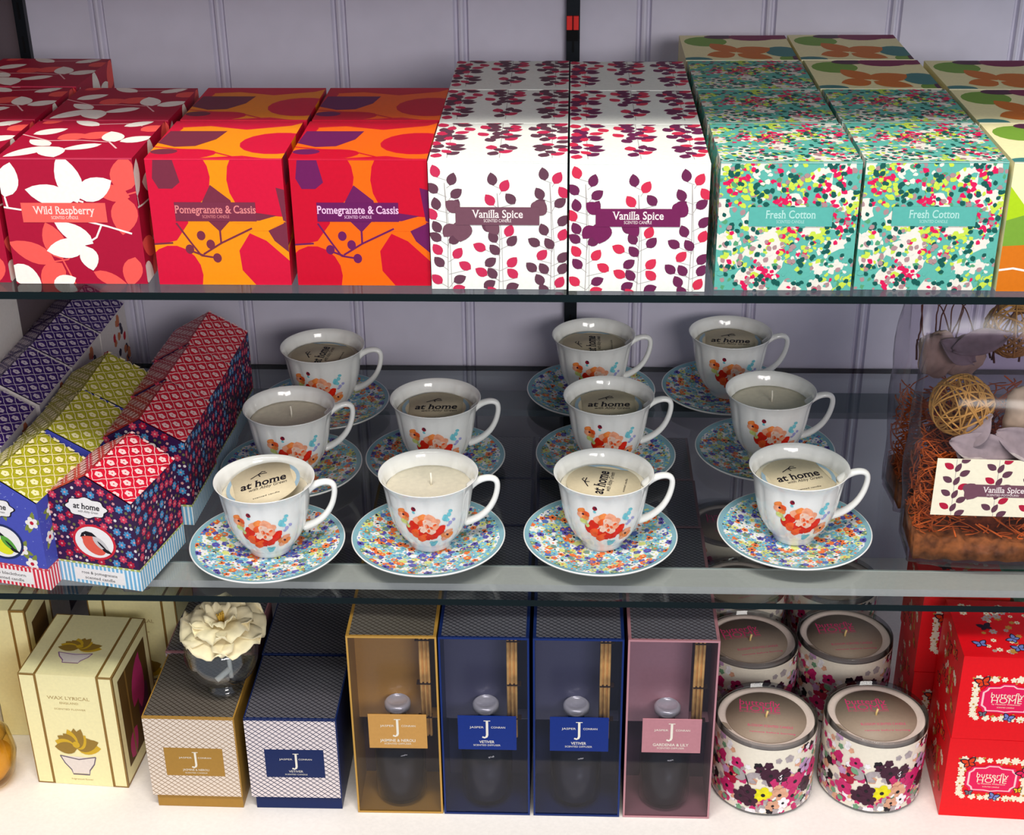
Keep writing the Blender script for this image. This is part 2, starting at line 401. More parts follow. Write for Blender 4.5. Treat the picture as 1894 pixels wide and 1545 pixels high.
pomA = pomball('brown_red', (240, 140, 8), (206, 14, 54), (116, 42, 62), (118, 44, 66), M('pink_ink', (222, 130, 130), .5))  # same print as the violet one; the glare's colour shift is painted in
pomB = pomball('violet_red', (238, 100, 4), (196, 4, 40), (104, 22, 84), (100, 20, 84), M('lilac_ink', (235, 190, 220), .5))
# vanilla
def vandesign(brn, red):
    st = M('grey_stem', (168, 160, 158), .6); fr = []; tp = []
    stems = {.13: [(.05, .93, 'r', -.35), (.17, .87, 'b', .3), (.03, .80, 'b', -.7), (.2, .76, 'b', .9), (.05, .68, 'b', -.2), (.19, .67, 'b', .5), (.02, .60, 'r', -.5), (.05, .50, 'b', -.5), (.2, .46, 'b', .8), (.04, .42, 'b', -.9), (.18, .40, 'b', 1.), (.05, .32, 'r', -.6), (.20, .29, 'r', .6), (.06, .22, 'b', -.7), (.25, .19, 'r', -1.), (.21, .08, 'b', 1.1), (.04, .08, 'r', -.8), (.2, .0, 'r', 1.2)],
             .51: [(.46, .87, 'b', -.2), (.55, .82, 'r', .5), (.44, .71, 'r', -.6), (.59, .72, 'b', -.7), (.42, .50, 'b', -.9), (.58, .47, 'r', .4), (.46, .42, 'b', -.5), (.60, .39, 'b', .7), (.36, .34, 'r', -1.1), (.47, .32, 'b', -.7), (.44, .22, 'b', .9), (.60, .22, 'r', .7), (.60, .13, 'r', -.8), (.37, .14, 'r', -1.), (.45, .13, 'b', -.6), (.43, .04, 'b', 1.0), (.60, .02, 'b', 1.2), (.45, -.02, 'r', -.7)],
             .89: [(.83, .91, 'b', -.2), (.93, .88, 'r', .5), (.97, .77, 'r', -.6), (.80, .76, 'b', -.5), (.95, .69, 'b', .9), (.8, .68, 'b', .9), (.97, .55, 'b', .6), (.83, .48, 'b', -.4), (.97, .44, 'r', .4), (.76, .38, 'b', -1.), (.87, .37, 'b', -.6), (.82, .28, 'r', .7), (.97, .26, 'b', .6), (.74, .18, 'b', -.8), (.83, .17, 'b', -.6), (.97, .17, 'b', .5), (.80, .08, 'b', -.5), (.95, .06, 'r', .5), (.83, .0, 'b', -.6)]}
    for sx, lv in stems.items():
        top = .84 if sx != .51 else .76
        fr.append((line(((sx-.01, 0), (sx, .4), (sx-.015, top)), .006), st, 0)); fr.append((line(((sx+.02, 0), (sx+.015, .4), (sx-.015, top)), .004), st, 0))
        for x, y, c, a in lv:
            L = .104; dx, dy = math.sin(a)*L/2, math.cos(a)*L/2
            fr.append((leaf(x-dx, y-dy, x+dx, y+dy, .074, 6), brn if c == 'b' else red, 2))
            fr.append((line(((sx, y-.07), (x-dx, y-dy)), .004), st, 1))
    for sx, lv in stems.items():
        tp.append((line(((sx, .10), (sx-.01, 1)), .005), st, 0))
        for i, (x, y, c, a) in enumerate(lv):
            if y > .9 and sx > .8: pass
            yy = 1-(y*.93)+.02
            L = .112; dx, dy = math.sin(a+.5)*L/2*1.1, math.cos(a+.5)*L/2
            tp.append((leaf(x-dx, yy-dy, x+dx, yy+dy, .086, 6), brn if c == 'b' else red, 1))
            x2 = x+(.055 if x < sx else -.055); y2 = yy+.045
            if i % 2: tp.append((leaf(x2+dx*.8, y2-dy, x2-dx*.8, y2+dy, .07, 6), red if c == 'b' and i % 3 else brn, 1))
    return fr, tp
def vanbox(name, bc, rc, lc):
    b = M(name+'_leaf', bc, .5); rd = M(name+'_red', rc, .5); fr, tp = vandesign(b, rd)
    lb = M(name+'_band', lc, .5)
    fr = fr+[(leaf(.18, .52, .1, .42, .1), lb, 3), (leaf(.24, .55, .22, .38, .16), lb, 3), (leaf(.76, .6, .84, .70, .13), lb, 3), (leaf(.22, .62, .12, .70, .1), lb, 3), (leaf(.42, .55, .5, .44, .1), lb, 3)]
    return box_thing(M('white_card', (232, 236, 228), .5), fr, tp, fr, (lb, M('soft_white', (238, 225, 222), .5), 'Vanilla Spice', .19, .80, .515, .655, .37), edge=M('white_edge', (248, 250, 244), .5))
vanA = vanbox('brown', (96, 58, 74), (196, 44, 82), (112, 72, 86))
vanB = vanbox('plum', (104, 34, 76), (206, 44, 76), (112, 28, 80))
# cotton
tealc = (92, 176, 162)
def cottondesign(seed, nblob=520):
    rng = random.Random(seed)
    cl = {'w': M('blot_cream', (226, 222, 210), .5), 't': M('teal_card', tealc, .5), 'd': M('blot_dark_green', (10, 84, 76), .5), 'l': M('blot_lime', (196, 218, 74), .5), 'm': M('blot_magenta', (216, 16, 84), .5), 'p': M('blot_mauve', (168, 134, 136), .5), 'g': M('blot_green', (84, 156, 110), .5)}
    it = []
    for i in range(40): it.append((blob(rng.random(), rng.random(), .075+.05*rng.random(), rng, 12, .5), cl['w'], 0))
    for i in range(20): it.append((blob(rng.random(), rng.random(), .04+.04*rng.random(), rng, 10, .5), cl['t'], 1))
    cen = [(rng.random(), rng.random(), 'ml'[k % 2]) for k in range(16)]
    for i in range(nblob):
        r = rng.random()
        if r < .35:
            c = rng.choice(cen); x = c[0]+rng.gauss(0, .055); y = c[1]+rng.gauss(0, .05); k = c[2]
        else: x, y, k = rng.random(), rng.random(), rng.choice('dddgwplttmpl')
        if k == 'd' or (k == 'p' and rng.random() < .5):
            a = rng.random()*6.28; L = .036+.018*rng.random()
            it.append((leaf(x, y, x+L*math.cos(a), y+L*math.sin(a), L*.78, 4), cl[k], 3))
        else: it.append((blob(x, y, .014+.014*rng.random(), rng, 7, .55, 1.3), cl[k], 2))
    return it
cf, ct = cottondesign(3, 900), cottondesign(5, 800)
cotlab = (M('teal_band', (86, 172, 160), .5), M('pale_teal_ink', (170, 214, 205), .5), 'Fresh Cotton', .22, .82, .51, .66, .36)
cot = box_thing(M('teal_card', tealc, .5), cf, ct, cf[:350], cotlab, edge=M('teal_edge', (140, 200, 190), .5))
# floral
crm = M('cream_card', (242, 232, 178), .5); grn = M('petal_green', (118, 160, 50), .5); drk = M('petal_plum', (84, 34, 62), .5); mag = M('petal_magenta', (128, 16, 72), .5); org_ = M('petal_orange', (208, 112, 10), .5); tl = M('petal_teal', (62, 126, 124), .5); lime = M('petal_lime', (170, 205, 20), .5)
ft = [(ell(.23, .74, .20, .20, -.15), grn, 0), (ell(.38, .93, .15, .085), drk, 1), (ell(.68, .92, .22, .15), mag, 1), (ell(.9, .93, .15, .1), mag, 1), (ell(.1, .02, .14, .1), tl, 0), (ell(.98, .06, .14, .14), grn, 0), (ell(1.02, .08, .06, .16), drk, 1),
      (leaf(.47, .30, .27, .66, .22), org_, 2), (leaf(.46, .24, .20, .18, .26), org_, 2), (leaf(.48, .30, .80, .48, .3), org_, 2), (leaf(.48, .24, .78, .06, .22), org_, 2), (ell(.90, .33, .16, .2, .1), tl, 1)]
ff = [([(0, .82), (.16, .62), (.1, .55), (0, .56)], lime, 0), ([(0, .56), (.12, .6), (.2, .46), (.15, .36), (0, .36)], grn, 0), ([(0, .36), (.16, .37), (.2, .2), (.24, 0), (0, 0)], org_, 1), (line(((0, .17), (.1, .185), (.2, .165)), .016), crw, 2),
      (leaf(.5, .6, .8, .9, .25), org_, 1), (leaf(.5, .55, .9, .4, .25), org_, 1), (ell(.6, .2, .2, .14), tl, 0), (ell(.45, .8, .14, .1), mag, 0)]
flo = box_thing(crm, ff, ft, ff[:3], edge=M('cream_edge', (246, 240, 205), .5))
GR = {'r': 'crimson boxes with white leaves on the upper shelf', 'a': 'red and orange boxes on the upper shelf', 'v': 'white leaf boxes on the upper shelf', 'c': 'teal speckled boxes on the upper shelf', 'f': 'cream boxes with orange petals on the upper shelf'}
used = set(); RG = random.Random(11)
def put(src, xl, y, grp, label, rz=0.):
    """xl = left edge x, y = front"""
    o = src if src.name not in used else dup(src)
    used.add(src.name)
    o.location = (xl+BW/2, y, .0003); o.rotation_euler = (0, 0, rz)
    tag(o, label, 'candle box', GR[grp])
P = .1100
put(rasp, -.4520, .004, 'r', 'crimson candle box with big white leaves, front row beside the red and orange boxes', .004)
put(rasp, -.4500, .004+P, 'r', 'crimson leaf box in the second row, directly behind the fully visible crimson front box', -.008)
put(rasp, -.5660, .006, 'r', 'crimson leaf box cut off by the left edge of the photo, front row', .0)
put(rasp, -.5660, .006+P, 'r', 'crimson leaf box of the leftmost column, second from the front', .0)
put(rasp, -.5640, .008+2*P, 'r', 'rearmost crimson leaf box, far left in front of the panelled wall', -.02)
put(pomA, -.3335, .0035, 'a', 'red and orange candle box with a brown name band, front row', 0)
put(pomA, -.3315, .0045+P, 'a', 'orange and dark red box behind the one with the brown name band', -.004)
put(pomB, -.2195, .0035, 'a', 'orange and red candle box with a violet name band, front row', 0)
put(pomB, -.2185, .0045+P, 'a', 'orange and red box behind the one with the violet name band', .0)
for k, t_ in enumerate(('front row, white candle box with grey-brown leaves and a grey-brown name band', 'white box with grey-brown leaves, second behind the grey-brown banded front box', 'white box with grey-brown leaves, third and rearmost of its column')):
    put(vanA, -.1098+.0002*k, -.003+P*k, 'v', t_, 0)
for k, t_ in enumerate(('front row, white candle box with plum leaves and a plum name band', 'white box with plum leaves, second behind the plum banded front box', 'white box with plum leaves, rearmost of its column beside the teal boxes')):
    put(vanB, .0005, -.006+P*k, 'v', t_, 0)
for k, t_ in enumerate(('teal speckled candle box in the front row next to the white leaf boxes', 'teal speckled box, second in the column next to the white leaf boxes', 'teal speckled box, third in the column next to the white leaf boxes')):
    put(cot, .1170-.0015*k, -.002+P*k, 'c', t_, .004)
for k, t_ in enumerate(('teal speckled candle box in the front row next to the cream petal box', 'teal speckled box behind the front one that stands next to the cream petal box')):
    put(cot, .2285-.0010*k, 0+P*k, 'c', t_, -.004)
put(flo, .1125, -.002+3*P, 'f', 'cream orange-petal box at the back, behind three teal boxes')
put(flo, .2260, 2*P, 'f', 'cream orange-petal box directly behind the second teal box of its column')
put(flo, .2240, 3*P, 'f', 'cream orange-petal box in the back row, second one from its left end')
for k, t_ in enumerate(('cream candle box with orange petals cut off by the right edge, front row', 'cream orange-petal box of the rightmost column, second from the front', 'cream orange-petal box of the rightmost column, rearmost')):
    put(flo, .3405, -.002+P*k, 'f', t_)

# ------------------------------------------------------------------ cups and saucers
porc = M('white_porcelain', (240, 240, 236), .12, noise=.01, coat=.3, spec=.5)
def scal(a, z):
    t = max(0, min(1, (z-.006)/.012))*max(0, min(1, (.073-z)/.010))
    return 1-.030*t*(1-abs(math.sin(6*a)))**2.2
prf = [(.0, .0005), (.0175, .0005), (.0190, 0), (.0200, .001), (.0205, .004), (.0235, .008), (.0285, .014), (.0330, .022), (.0366, .032), (.0392, .044), (.0409, .056), (.0422, .064), (.0438, .070), (.0460, .0742)]
inn = [(.0465, .0750), (.0458, .0752), (.0432, .0705), (.0412, .064), (.0396, .056)]
def rad_at(z):
    for i in range(len(prf)-1):
        (r0, z0), (r1, z1) = prf[i], prf[i+1]
        if z0 <= z <= z1 and z1 > z0: return r0+(r1-r0)*(z-z0)/(z1-z0)
    return .046
def surf_blob(r, poly, m, th0, lift):
    """print polygon (metres, x along surface, y = height) on the cup as a fan"""
    cx = sum(p[0] for p in poly)/len(poly); cy = sum(p[1] for p in poly)/len(poly)
    def mp(x, y):
        rr = rad_at(y); a = th0+x/.038; q = rr*scal(a, y)+lift
        return (q*math.cos(a), q*math.sin(a), y)
    n = len(poly); vs = [mp(cx, cy)]
    for k in (.5, 1.): vs += [mp(cx+(x-cx)*k, cy+(y-cy)*k) for x, y in poly]
    fs = []
    for i in range(n):
        j = (i+1) % n; fs.append((0, 1+i, 1+j)); fs.append((1+i, 1+n+i, 1+n+j, 1+j))
    r.add(vs, fs, m, True)
K = {k: M('glaze_'+k, c, .2, noise=.18, nscale=180) for k, c in {'red': (222, 36, 14), 'flame': (240, 92, 40), 'peach': (250, 168, 132), 'pink': (252, 206, 184), 'orange': (238, 138, 70), 'teal': (118, 198, 210), 'lilac': (160, 160, 208), 'lime': (208, 218, 130), 'wine': (140, 24, 44), 'ink': (60, 30, 50)}.items()}
def make_cup_body():
    r = MB(); r.lathe(prf+inn, porc, 96, scal); r.disc(.0385, .056, porc, 48)
    rng = random.Random(4); th = -PI/2
    def B(x, y, rr, k, l, st=1., j=.25, n=12):
        p = blob(x*1.22/1000, (y-1)*1.10/1000-.001, rr*1.15/1000, rng, n, j, st); surf_blob(r, p, K[k], th, .00012+.00005*r.level('c', p, l))
    # coordinates in mm: x right, y height
    for x, y, s_, k in ((-9, 38, 5.5, 'red'), (-12.5, 33, 5.5, 'red'), (-7.5, 29, 6, 'flame'), (-1, 26, 6, 'red'), (5.5, 27, 5.5, 'red'), (9.5, 31, 5.5, 'red'), (12, 34.5, 4, 'red'), (0, 31, 8, 'red'), (-4, 23.5, 4.5, 'flame'),
                        (-5, 44, 5, 'peach'), (-2, 47, 4, 'orange'), (3, 46, 5, 'peach'), (7, 42, 4.5, 'peach')): B(x, y, s_, k, 1)
    for x, y, s_, k in ((2, 38, 8, 'peach'), (-3, 41, 4, 'flame'), (0, 36, 4.5, 'pink'), (4, 33, 4.5, 'pink'), (5, 38, 5, 'pink'), (1, 42, 4, 'pink'), (7, 37, 3.4, 'peach'), (-2, 33.5, 3, 'pink')): B(x, y, s_, k, 2)
    for x, y, s_, k in ((1, 38, 1.6, 'flame'), (4, 36.5, 1.2, 'flame'), (2, 33.2, 1.3, 'flame'), (-3.6, 37, 1.2, 'pink'), (6.5, 39.5, 1.2, 'flame'), (-1.5, 28, 1.6, 'flame')): B(x, y, s_, k, 3, 1.6)
    for x, y, s_, k in ((-18.5, 50, 3.2, 'orange'), (-15, 47.5, 3.4, 'flame'), (-19, 46, 3, 'peach'), (-15.5, 44, 2.8, 'orange'), (-17, 40, 3, 'lime'), (-14, 36.5, 2, 'lime'), (-8, 55.5, 2.1, 'wine'), (-8.2, 52, 1.2, 'teal'),
                        (15, 25.5, 3.6, 'orange'), (18.5, 28, 3.6, 'peach'), (20.5, 25, 2.8, 'orange'), (15.5, 21, 3, 'peach'), (18.5, 23, 3, 'orange'), (6, 15.6, 3.6, 'teal'), (8, 18, 2, 'teal'), (4, 18, 2, 'teal'),
                        (14.5, 45, 3, 'teal'), (17.5, 47.5, 2, 'teal'), (16.5, 42, 1.8, 'teal'), (18.5, 51, 1.6, 'teal'), (19, 38.5, 1.8, 'lilac'), (21.5, 41, 1.6, 'lilac'), (17.5, 36, 1.3, 'lilac')): B(x, y, s_, k, 2, 1.25)
    for x, y, s_, k in ((-17, 47.3, 1.2, 'ink'), (17.6, 25.4, 1.5, 'ink'), (-7.6, 56.4, 1., 'ink')): B(x, y, s_, k, 3)
    return r.build('candle_cup')
hp = [(.0375, 0, .0600), (.0430, 0, .0652), (.0500, 0, .0690), (.0570, 0, .0702), (.0622, 0, .0682), (.0640, 0, .0630), (.0632, 0, .0550), (.0605, 0, .0460), (.0555, 0, .0370), (.0480, 0, .0295), (.0400, 0, .0248), (.0330, 0, .0225)]
def subdiv(pts, k=3):
    P_ = [V(p) for p in pts]; out = []
    for i in range(len(P_)-1):
        p0, p1, p2, p3 = P_[max(i-1, 0)], P_[i], P_[i+1], P_[min(i+2, len(P_)-1)]
        for j in range(k):
            t = j/k; out.append(.5*((2*p1)+(p2-p0)*t+(2*p0-5*p1+4*p2-p3)*t*t+(3*p1-p0-3*p2+p3)*t**3))
    return out+[P_[-1]]
body = make_cup_body()
r = MB(); pts = subdiv(hp); r.tube(pts, [.0027+.0012*abs(2*i/(len(pts)-1)-1)**2 for i in range(len(pts))], porc, 10, flat=1.35); handle = r.build('handle')
waxm = M('ivory_wax', (222, 214, 192), .55, noise=.05, nscale=200)
r = MB(); r.lathe([(.0, .0600), (.036, .0600), (.0396, .0608), (.0400, .0602)], waxm, 48); wax = r.build('candle_wax')
r = MB(); r.tube([(.002, .003, .0600), (.0022, .0032, .066), (.0018, .004, .0725)], .0009, M('wick_cotton', (238, 232, 215), .8), 6); wick = r.build('wick')
def make_disc():
    r = MB(); cm = M('label_card', (214, 200, 168), .55); bl = M('label_blue', (150, 175, 190), .5); ink = M('black_ink', (25, 20, 30), .6)
    R_ = .0345; r.lathe([(0, 0), (R_, 0), (R_, .0007), (0, .0007)], cm, 48)
    fr = (V((0, 0, .0008)), V((1, 0, 0)), V((0, 1, 0)))
    for sx in (-1, 1):
        a0 = .62; arc = [(sx*R_*math.cos(t), R_*math.sin(t)) for t in [(-a0+2*a0*i/10) for i in range(11)]]
        r.pr(fr, arc, bl, 1); r.pr(fr, [(sx*(abs(x)*.9+.0001), y*.8) for x, y in arc if abs(y) < .9*R_*math.sin(a0)], cm, 2)
    r.text(fr, 'at home', 0, .003, .0105, ink, 3, width=.043, bold=.02, shear=.15)
    r.text(fr, 'with Abby Green', .003, -.0055, .0045, ink, 3, width=.036, shear=.3)
    r.text(fr, 'scented candle', 0, -.020, .002, ink, 3, width=.025)
    for p in (((-.010, .013), (-.002, .0175), (.006, .0165)), ((-.003, .0165), (.002, .0205), (.005, .019)), ((-.002, .017), (-.001, .013))): r.pr(fr, line(p, .0011), ink, 3)
    return r.build('cover_disc')
cdisc = make_disc()
# saucer
SP = [(0, .0042), (.024, .0042), (.030, .0048), (.045, .0078), (.060, .0105), (.0700, .0125), (.0722, .0136), (.0728, .0130), (.0716, .0112), (.060, .0075), (.045, .0040), (.034, .0014), (.030, .0), (.0, .0)]
def sz(rr):
    for i in range(5):
        (r0, z0), (r1, z1) = SP[i], SP[i+1]
        if r0 <= rr <= r1: return z0+(z1-z0)*(rr-r0)/(r1-r0)
    return .0125
def make_saucer():
    r = MB(); r.lathe(SP, porc, 96); rng = random.Random(9)
    pb = M('saucer_sky', (134, 178, 190), .2)
    r.lathe([(.0668, sz(.0668)+.0001), (.0700, sz(.0699)+.0002), (.0716, .01345)], pb, 96)
    cols = {'s': M('dot_sky', (126, 190, 208), .25), 'v': M('dot_violet', (92, 84, 170), .25), 'o': M('dot_orange', (236, 118, 60), .25), 'y': M('dot_lime', (212, 218, 130), .25), 'b': M('dot_black', (30, 26, 44), .25), 'g': M('dot_sage', (120, 150, 120), .25), 'w': M('dot_white', (236, 238, 240), .25), 'd': M('dot_blue', (90, 120, 190), .25)}
    def fl(x, y, poly, m, l):
        vs = []; l = r.level('s', poly, l)
        for px, py in poly:
            R_ = math.hypot(px, py); R2 = min(R_, .0675)
            if R_ > .0675: px, py = px*R2/R_, py*R2/R_
            vs.append((px, py, sz(R2)+.00010+.00004*l))
        a = sum(vs[i-1][0]*vs[i][1]-vs[i][0]*vs[i-1][1] for i in range(len(vs)))
        if a < 0: vs.reverse()
        r.add(vs, [tuple(range(len(vs)))], m)
    pts = []
    for k in range(9000):
        R_ = .067*math.sqrt(rng.random()); a = rng.random()*2*PI; x, y = R_*math.cos(a), R_*math.sin(a)
        if R_ < .019: continue
        if all((x-p[0])**2+(y-p[1])**2 > .0051**2 for p in pts): pts.append((x, y))
    bag = 'ssssvvooygsdww'
    for x, y in pts:
        c = rng.choice(bag); s_ = .0031+.0014*rng.random()
        for q in range(3):
            a = rng.random()*6.28; L = .0024+.002*rng.random(); ox, oy = x+rng.uniform(-.004, .004), y+rng.uniform(-.004, .004)
            if math.hypot(ox, oy) > .02: fl(0, 0, leaf(ox, oy, ox+L*math.cos(a), oy+L*math.sin(a), L*.6, 3), cols[rng.choice('yygybs')], 1)
        fl(0, 0, flower(x, y, s_, 5, rng.random()*6, .35, 15), cols[c], 2)
        fl(0, 0, ell(x, y, s_*.3, n=6), cols['b' if c in 'ovb' and rng.random() < .5 else rng.choice('yod')], 3)
    return r.build('saucer')
sauc = make_saucer()
# x, y, cover (None = bare wax), tilt, text angle
CUPS = [(-.2795, .0640, 'tilt', .25, 'front row cup by the pink birdhouse boxes, paper disc tipped up inside'),
        (-.1290, .0780, None, 0, 'front row cup of bare ivory wax with a wick, second from the left'),
        (.0340, .0830, 'flat', 1.35, 'front row cup whose paper disc is turned sideways, third from the left'),
        (.2170, .0970, 'flat', .35, 'front row cup at the right, beside the potpourri bags, with a paper disc'),
        (-.2790, 0, None, 0, 'middle row cup of bare wax beside the red birdhouse boxes'),
        (-.1340, 0, 'flat', .0, 'middle row cup with a paper disc, behind the front bare-wax cup'),
        (.0430, 0, 'flat', .0, 'middle row cup with a paper disc, behind the one with the sideways disc'),
        (.2090, 0, None, 0, 'middle row cup of bare wax, nearest to the potpourri bags'),
        (-.2620, 0, 'flat', 1.45, 'back row cup nearest to the birdhouse boxes, its paper disc turned sideways'),
        (.0285, 0, 'flat', 1.5, 'back row cup in front of the steel upright, its paper disc turned sideways'),
        (.1805, 0, 'flat', -.1, 'back row cup nearest to the potpourri bags, with a paper disc')]
YC = [.067, .081, .086, .100, .217, .238, .247, .262, .366, .401, .410]
XC = [-.2785, -.1280, .0344, .2162, -.2815, -.1345, .0425, .2092, -.2700, .0290, .1820]
SL = ['under the front cup with the tipped disc', 'under the front cup of bare wax', 'under the front cup with the sideways disc', 'under the front right cup', 'under the middle row cup of bare wax beside the birdhouse boxes', 'under the middle row cup behind the front bare-wax cup', 'under the middle row cup behind the sideways-disc cup', 'under the middle row cup of bare wax at the right', 'under the back row cup near the birdhouse boxes', 'under the back row cup in front of the steel upright', 'under the back row cup at the right']
ZS = ZM+.0003
for i, (cu, y, x, sl) in enumerate(zip(CUPS, YC, XC, SL)):
    b = body if i == 0 else body.copy()
    if i: C.objects.link(b)
    b.location = (x, y, ZS+.0045); rz = (.06, .0, .05, .0, .25, .05, .03, .0, .0, .08, .02)[i]; b.rotation_euler = (0, 0, rz)
    tag(b, 'teacup candle, '+cu[4], 'cup', 'floral candle cups on the lower glass shelf')
    parts = [(handle, None), (wax, None)]
    if cu[2] is None: parts.append((wick, None))
    for p_, _ in parts:
        c = p_.copy(); C.objects.link(c); c.parent = b
    if cu[2]:
        c = cdisc.copy(); C.objects.link(c); c.parent = b
        if cu[2] == 'tilt': c.location = (-.001, -.001, .0690); c.rotation_euler = (.06, -.16, cu[3])
        else: c.location = (0, -.0005, .0625); c.rotation_euler = (.03, 0, cu[3])
        c['label'] = 'round cream paper disc lettered in black'
    s_ = sauc if i == 0 else sauc.copy()
    if i: C.objects.link(s_)
    s_.location = (x+(-.002 if i != 3 else .0), y-.001, ZS); s_.rotation_euler = (0, 0, i*1.3)
    tag(s_, 'speckled saucer '+sl, 'saucer', 'speckled flower saucers')
for o in (handle, wax, wick, cdisc): bpy.data.objects.remove(o)

# ------------------------------------------------------------------ birdhouse boxes
HW, HE, HR, HD = .0825, .0905, .1138, .0880
def make_house(kind):
    cfg = {'red': dict(roof=(206, 26, 52), mot=(244, 202, 200), wall=(56, 26, 72), st1=(118, 178, 214), st2=(232, 238, 240), band=(170, 180, 90)),
           'green': dict(roof=(168, 164, 34), mot=(236, 226, 176), wall=(72, 80, 176), st1=(212, 44, 66), st2=(244, 226, 224), band=(206, 60, 70)),
           'purple': dict(roof=(60, 32, 110), mot=(206, 192, 206), wall=(216, 208, 206), st1=(150, 60, 60), st2=(230, 226, 220), band=(120, 90, 110))}[kind]
    rf_ = M(kind+'_roof', cfg['roof'], .35); mo = M(kind+'_motif', cfg['mot'], .4); wl = M(kind+'_wall', cfg['wall'], .45)
    a = M(kind+'_stripe', cfg['st1'], .5); b = M(kind+'_stripe_pale', cfg['st2'], .5); bd = M(kind+'_trim', cfg['band'], .5)
    r = MB(); w_, h, R_, D_ = HW, HE, HR, HD-.0012; SB = .0205
    y0, y1 = 0, D_
    # body
    r.add([(0, y0, 0), (w_, y0, 0), (w_, y0, h), (w_/2, y0, R_), (0, y0, h), (0, y1, 0), (w_, y1, 0), (w_, y1, h), (w_/2, y1, R_), (0, y1, h)],
          [(0, 1, 2, 3, 4), (6, 5, 9, 8, 7), (1, 6, 7, 2), (5, 0, 4, 9), (5, 6, 1, 0)], wl)
    FR = {'f': (V((0, y0, 0)), V((1, 0, 0)), V((0, 0, 1))), 'r': (V((w_, y0, 0)), V((0, 1, 0)), V((0, 0, 1))), 'l': (V((0, y1, 0)), V((0, -1, 0)), V((0, 0, 1)))}
    rng = random.Random(hash(kind) % 7+2 if False else {'red': 3, 'green': 5, 'purple': 8}[kind])
    def cutter(x, z): return z < h-.003+(R_-h)*(1-abs(x-w_/2)/(w_/2))
    for k, L in (('f', w_), ('r', D_), ('l', D_)):
        fr = FR[k]
        # striped plinth
        r.pr(fr, rect(0, 0, L, SB), b, 1)
        n = 20
        for i in range(n): r.pr(fr, rect(L*(i+.2)/n, 0, L*(i+.75)/n, SB), a, 2)
        r.pr(fr, rect(0, SB, L, SB+.0022), bd, 2)
        for i in range(14): r.pr(fr, rect(L*(i+.1)/14, SB+.0006, L*(i+.5)/14, SB+.0016), b, 3)
        if kind == 'red':
            cb = [M('bloom_blue', (74, 142, 190), .5), M('bloom_red', (176, 22, 56), .5), M('bloom_rose', (206, 60, 90), .5)]; sm = [M('sprig_white', (222, 214, 214), .5), M('sprig_pink', (214, 150, 150), .5), M('sprig_olive', (110, 110, 70), .5)]
            pts = []
            for q in range(1500):
                x, z = rng.uniform(.001, L-.001), rng.uniform(SB+.004, (R_ if k == 'f' else h)-.002)
                if k == 'f' and not cutter(x, z): continue
                big = len(pts) < 46
                d = .0085 if big else .004
                if all((x-p[0])**2+(z-p[1])**2 > ((d+p[2])/2)**2 for p in pts) :
                    pts.append((x, z, d))
                    if big:
                        rr = .0042; m_ = rng.choice(cb)
                        r.pr(fr, flower(x, z, rr, 7, rng.random()*6, .4, 28), m_, 2, (0, SB+.002, L, R_)); r.pr(fr, ell(x, z, .0011, n=7), sm[1], 3)
                    else: r.pr(fr, flower(x, z, .0017, 5, rng.random()*6, .3, 10), rng.choice(sm), 2, (0, SB+.002, L, R_))
        elif kind == 'green':
            wt = M('petal_white', (238, 232, 226), .5); rc = M('petal_heart', (190, 20, 50), .5); og = M('leaf_olive', (128, 138, 60), .5); dt = M('dot_pale', (150, 160, 215), .5)
            for q in range(90):
                x, z = rng.uniform(.001, L-.001), rng.uniform(SB+.004, (R_ if k == 'f' else h)-.002)
                if k != 'f' or cutter(x, z): r.pr(fr, ell(x, z, .0005, n=6), dt, 1, (0, SB+.002, L, R_))
            for x, z in ((.060, .040), (.068, .026), (.047, .080), (.012, .05), (.02, .075), (.075, .07)):
                if k != 'f' or cutter(x, z):
                    for q in range(4):
                        aa = rng.random()*6.28; r.pr(fr, leaf(x, z, x+.012*math.cos(aa), z+.012*math.sin(aa), .005), og, 2, (0, SB+.002, L, h))
                    r.pr(fr, flower(x, z, .0066, 5, .6, .35), wt, 3, (0, SB+.002, L, R_)); r.pr(fr, ell(x, z, .002, n=9), rc, 4, (0, SB+.002, L, R_))
        else:
            cc = [M('petal_scarlet', (184, 24, 40), .5), M('petal_tan', (190, 110, 70), .5), M('leaf_ink', (50, 40, 60), .5)]
            for q in range(26):
                x, z = rng.uniform(.004, L-.004), rng.uniform(SB+.004, h-.004); r.pr(fr, blob(x, z, .006, rng, 10, .4), rng.choice(cc), 2, (0, SB+.002, L, h))
    # front details
    fr = FR['f']; wh = M('label_white', (238, 234, 232), .5); ink = M('black_ink', (25, 20, 30), .6)
    r.pr(fr, rect(.016, .0035, .066, .0165), wh, 5)
    t1, t2 = {'red': ('rose & pomegranate', 'scented candle'), 'green': ('wild blackthorn', 'scented candle'), 'purple': ('plum & violet', 'scented candle')}[kind]
    r.text(fr, t1, .041, .0122, .0030, ink, 7, width=.036); r.text(fr, t2, .041, .0068, .0030, ink, 7, width=.030)
    cx, cz = .041, .046
    r.pr(fr, ell(cx, cz, .0215, .0185, n=32), M(kind+'_ring', {'red': (206, 36, 54), 'green': (30, 40, 90), 'purple': (120, 50, 90)}[kind], .5), 6)
    r.pr(fr, ell(cx, cz, .0190, .0162, n=32), wh, 7)
    hd, bl_, wg = {'red': ((22, 18, 26), (226, 92, 74), (200, 196, 196)), 'green': ((20, 20, 30), (226, 226, 40), (90, 160, 60)), 'purple': ((60, 50, 60), (150, 110, 90), (90, 80, 90))}[kind]
    hb = M(kind+'_bird_cap', hd, .5); bb = M(kind+'_bird_breast', bl_, .5); ww = M(kind+'_bird_wing', wg, .5)
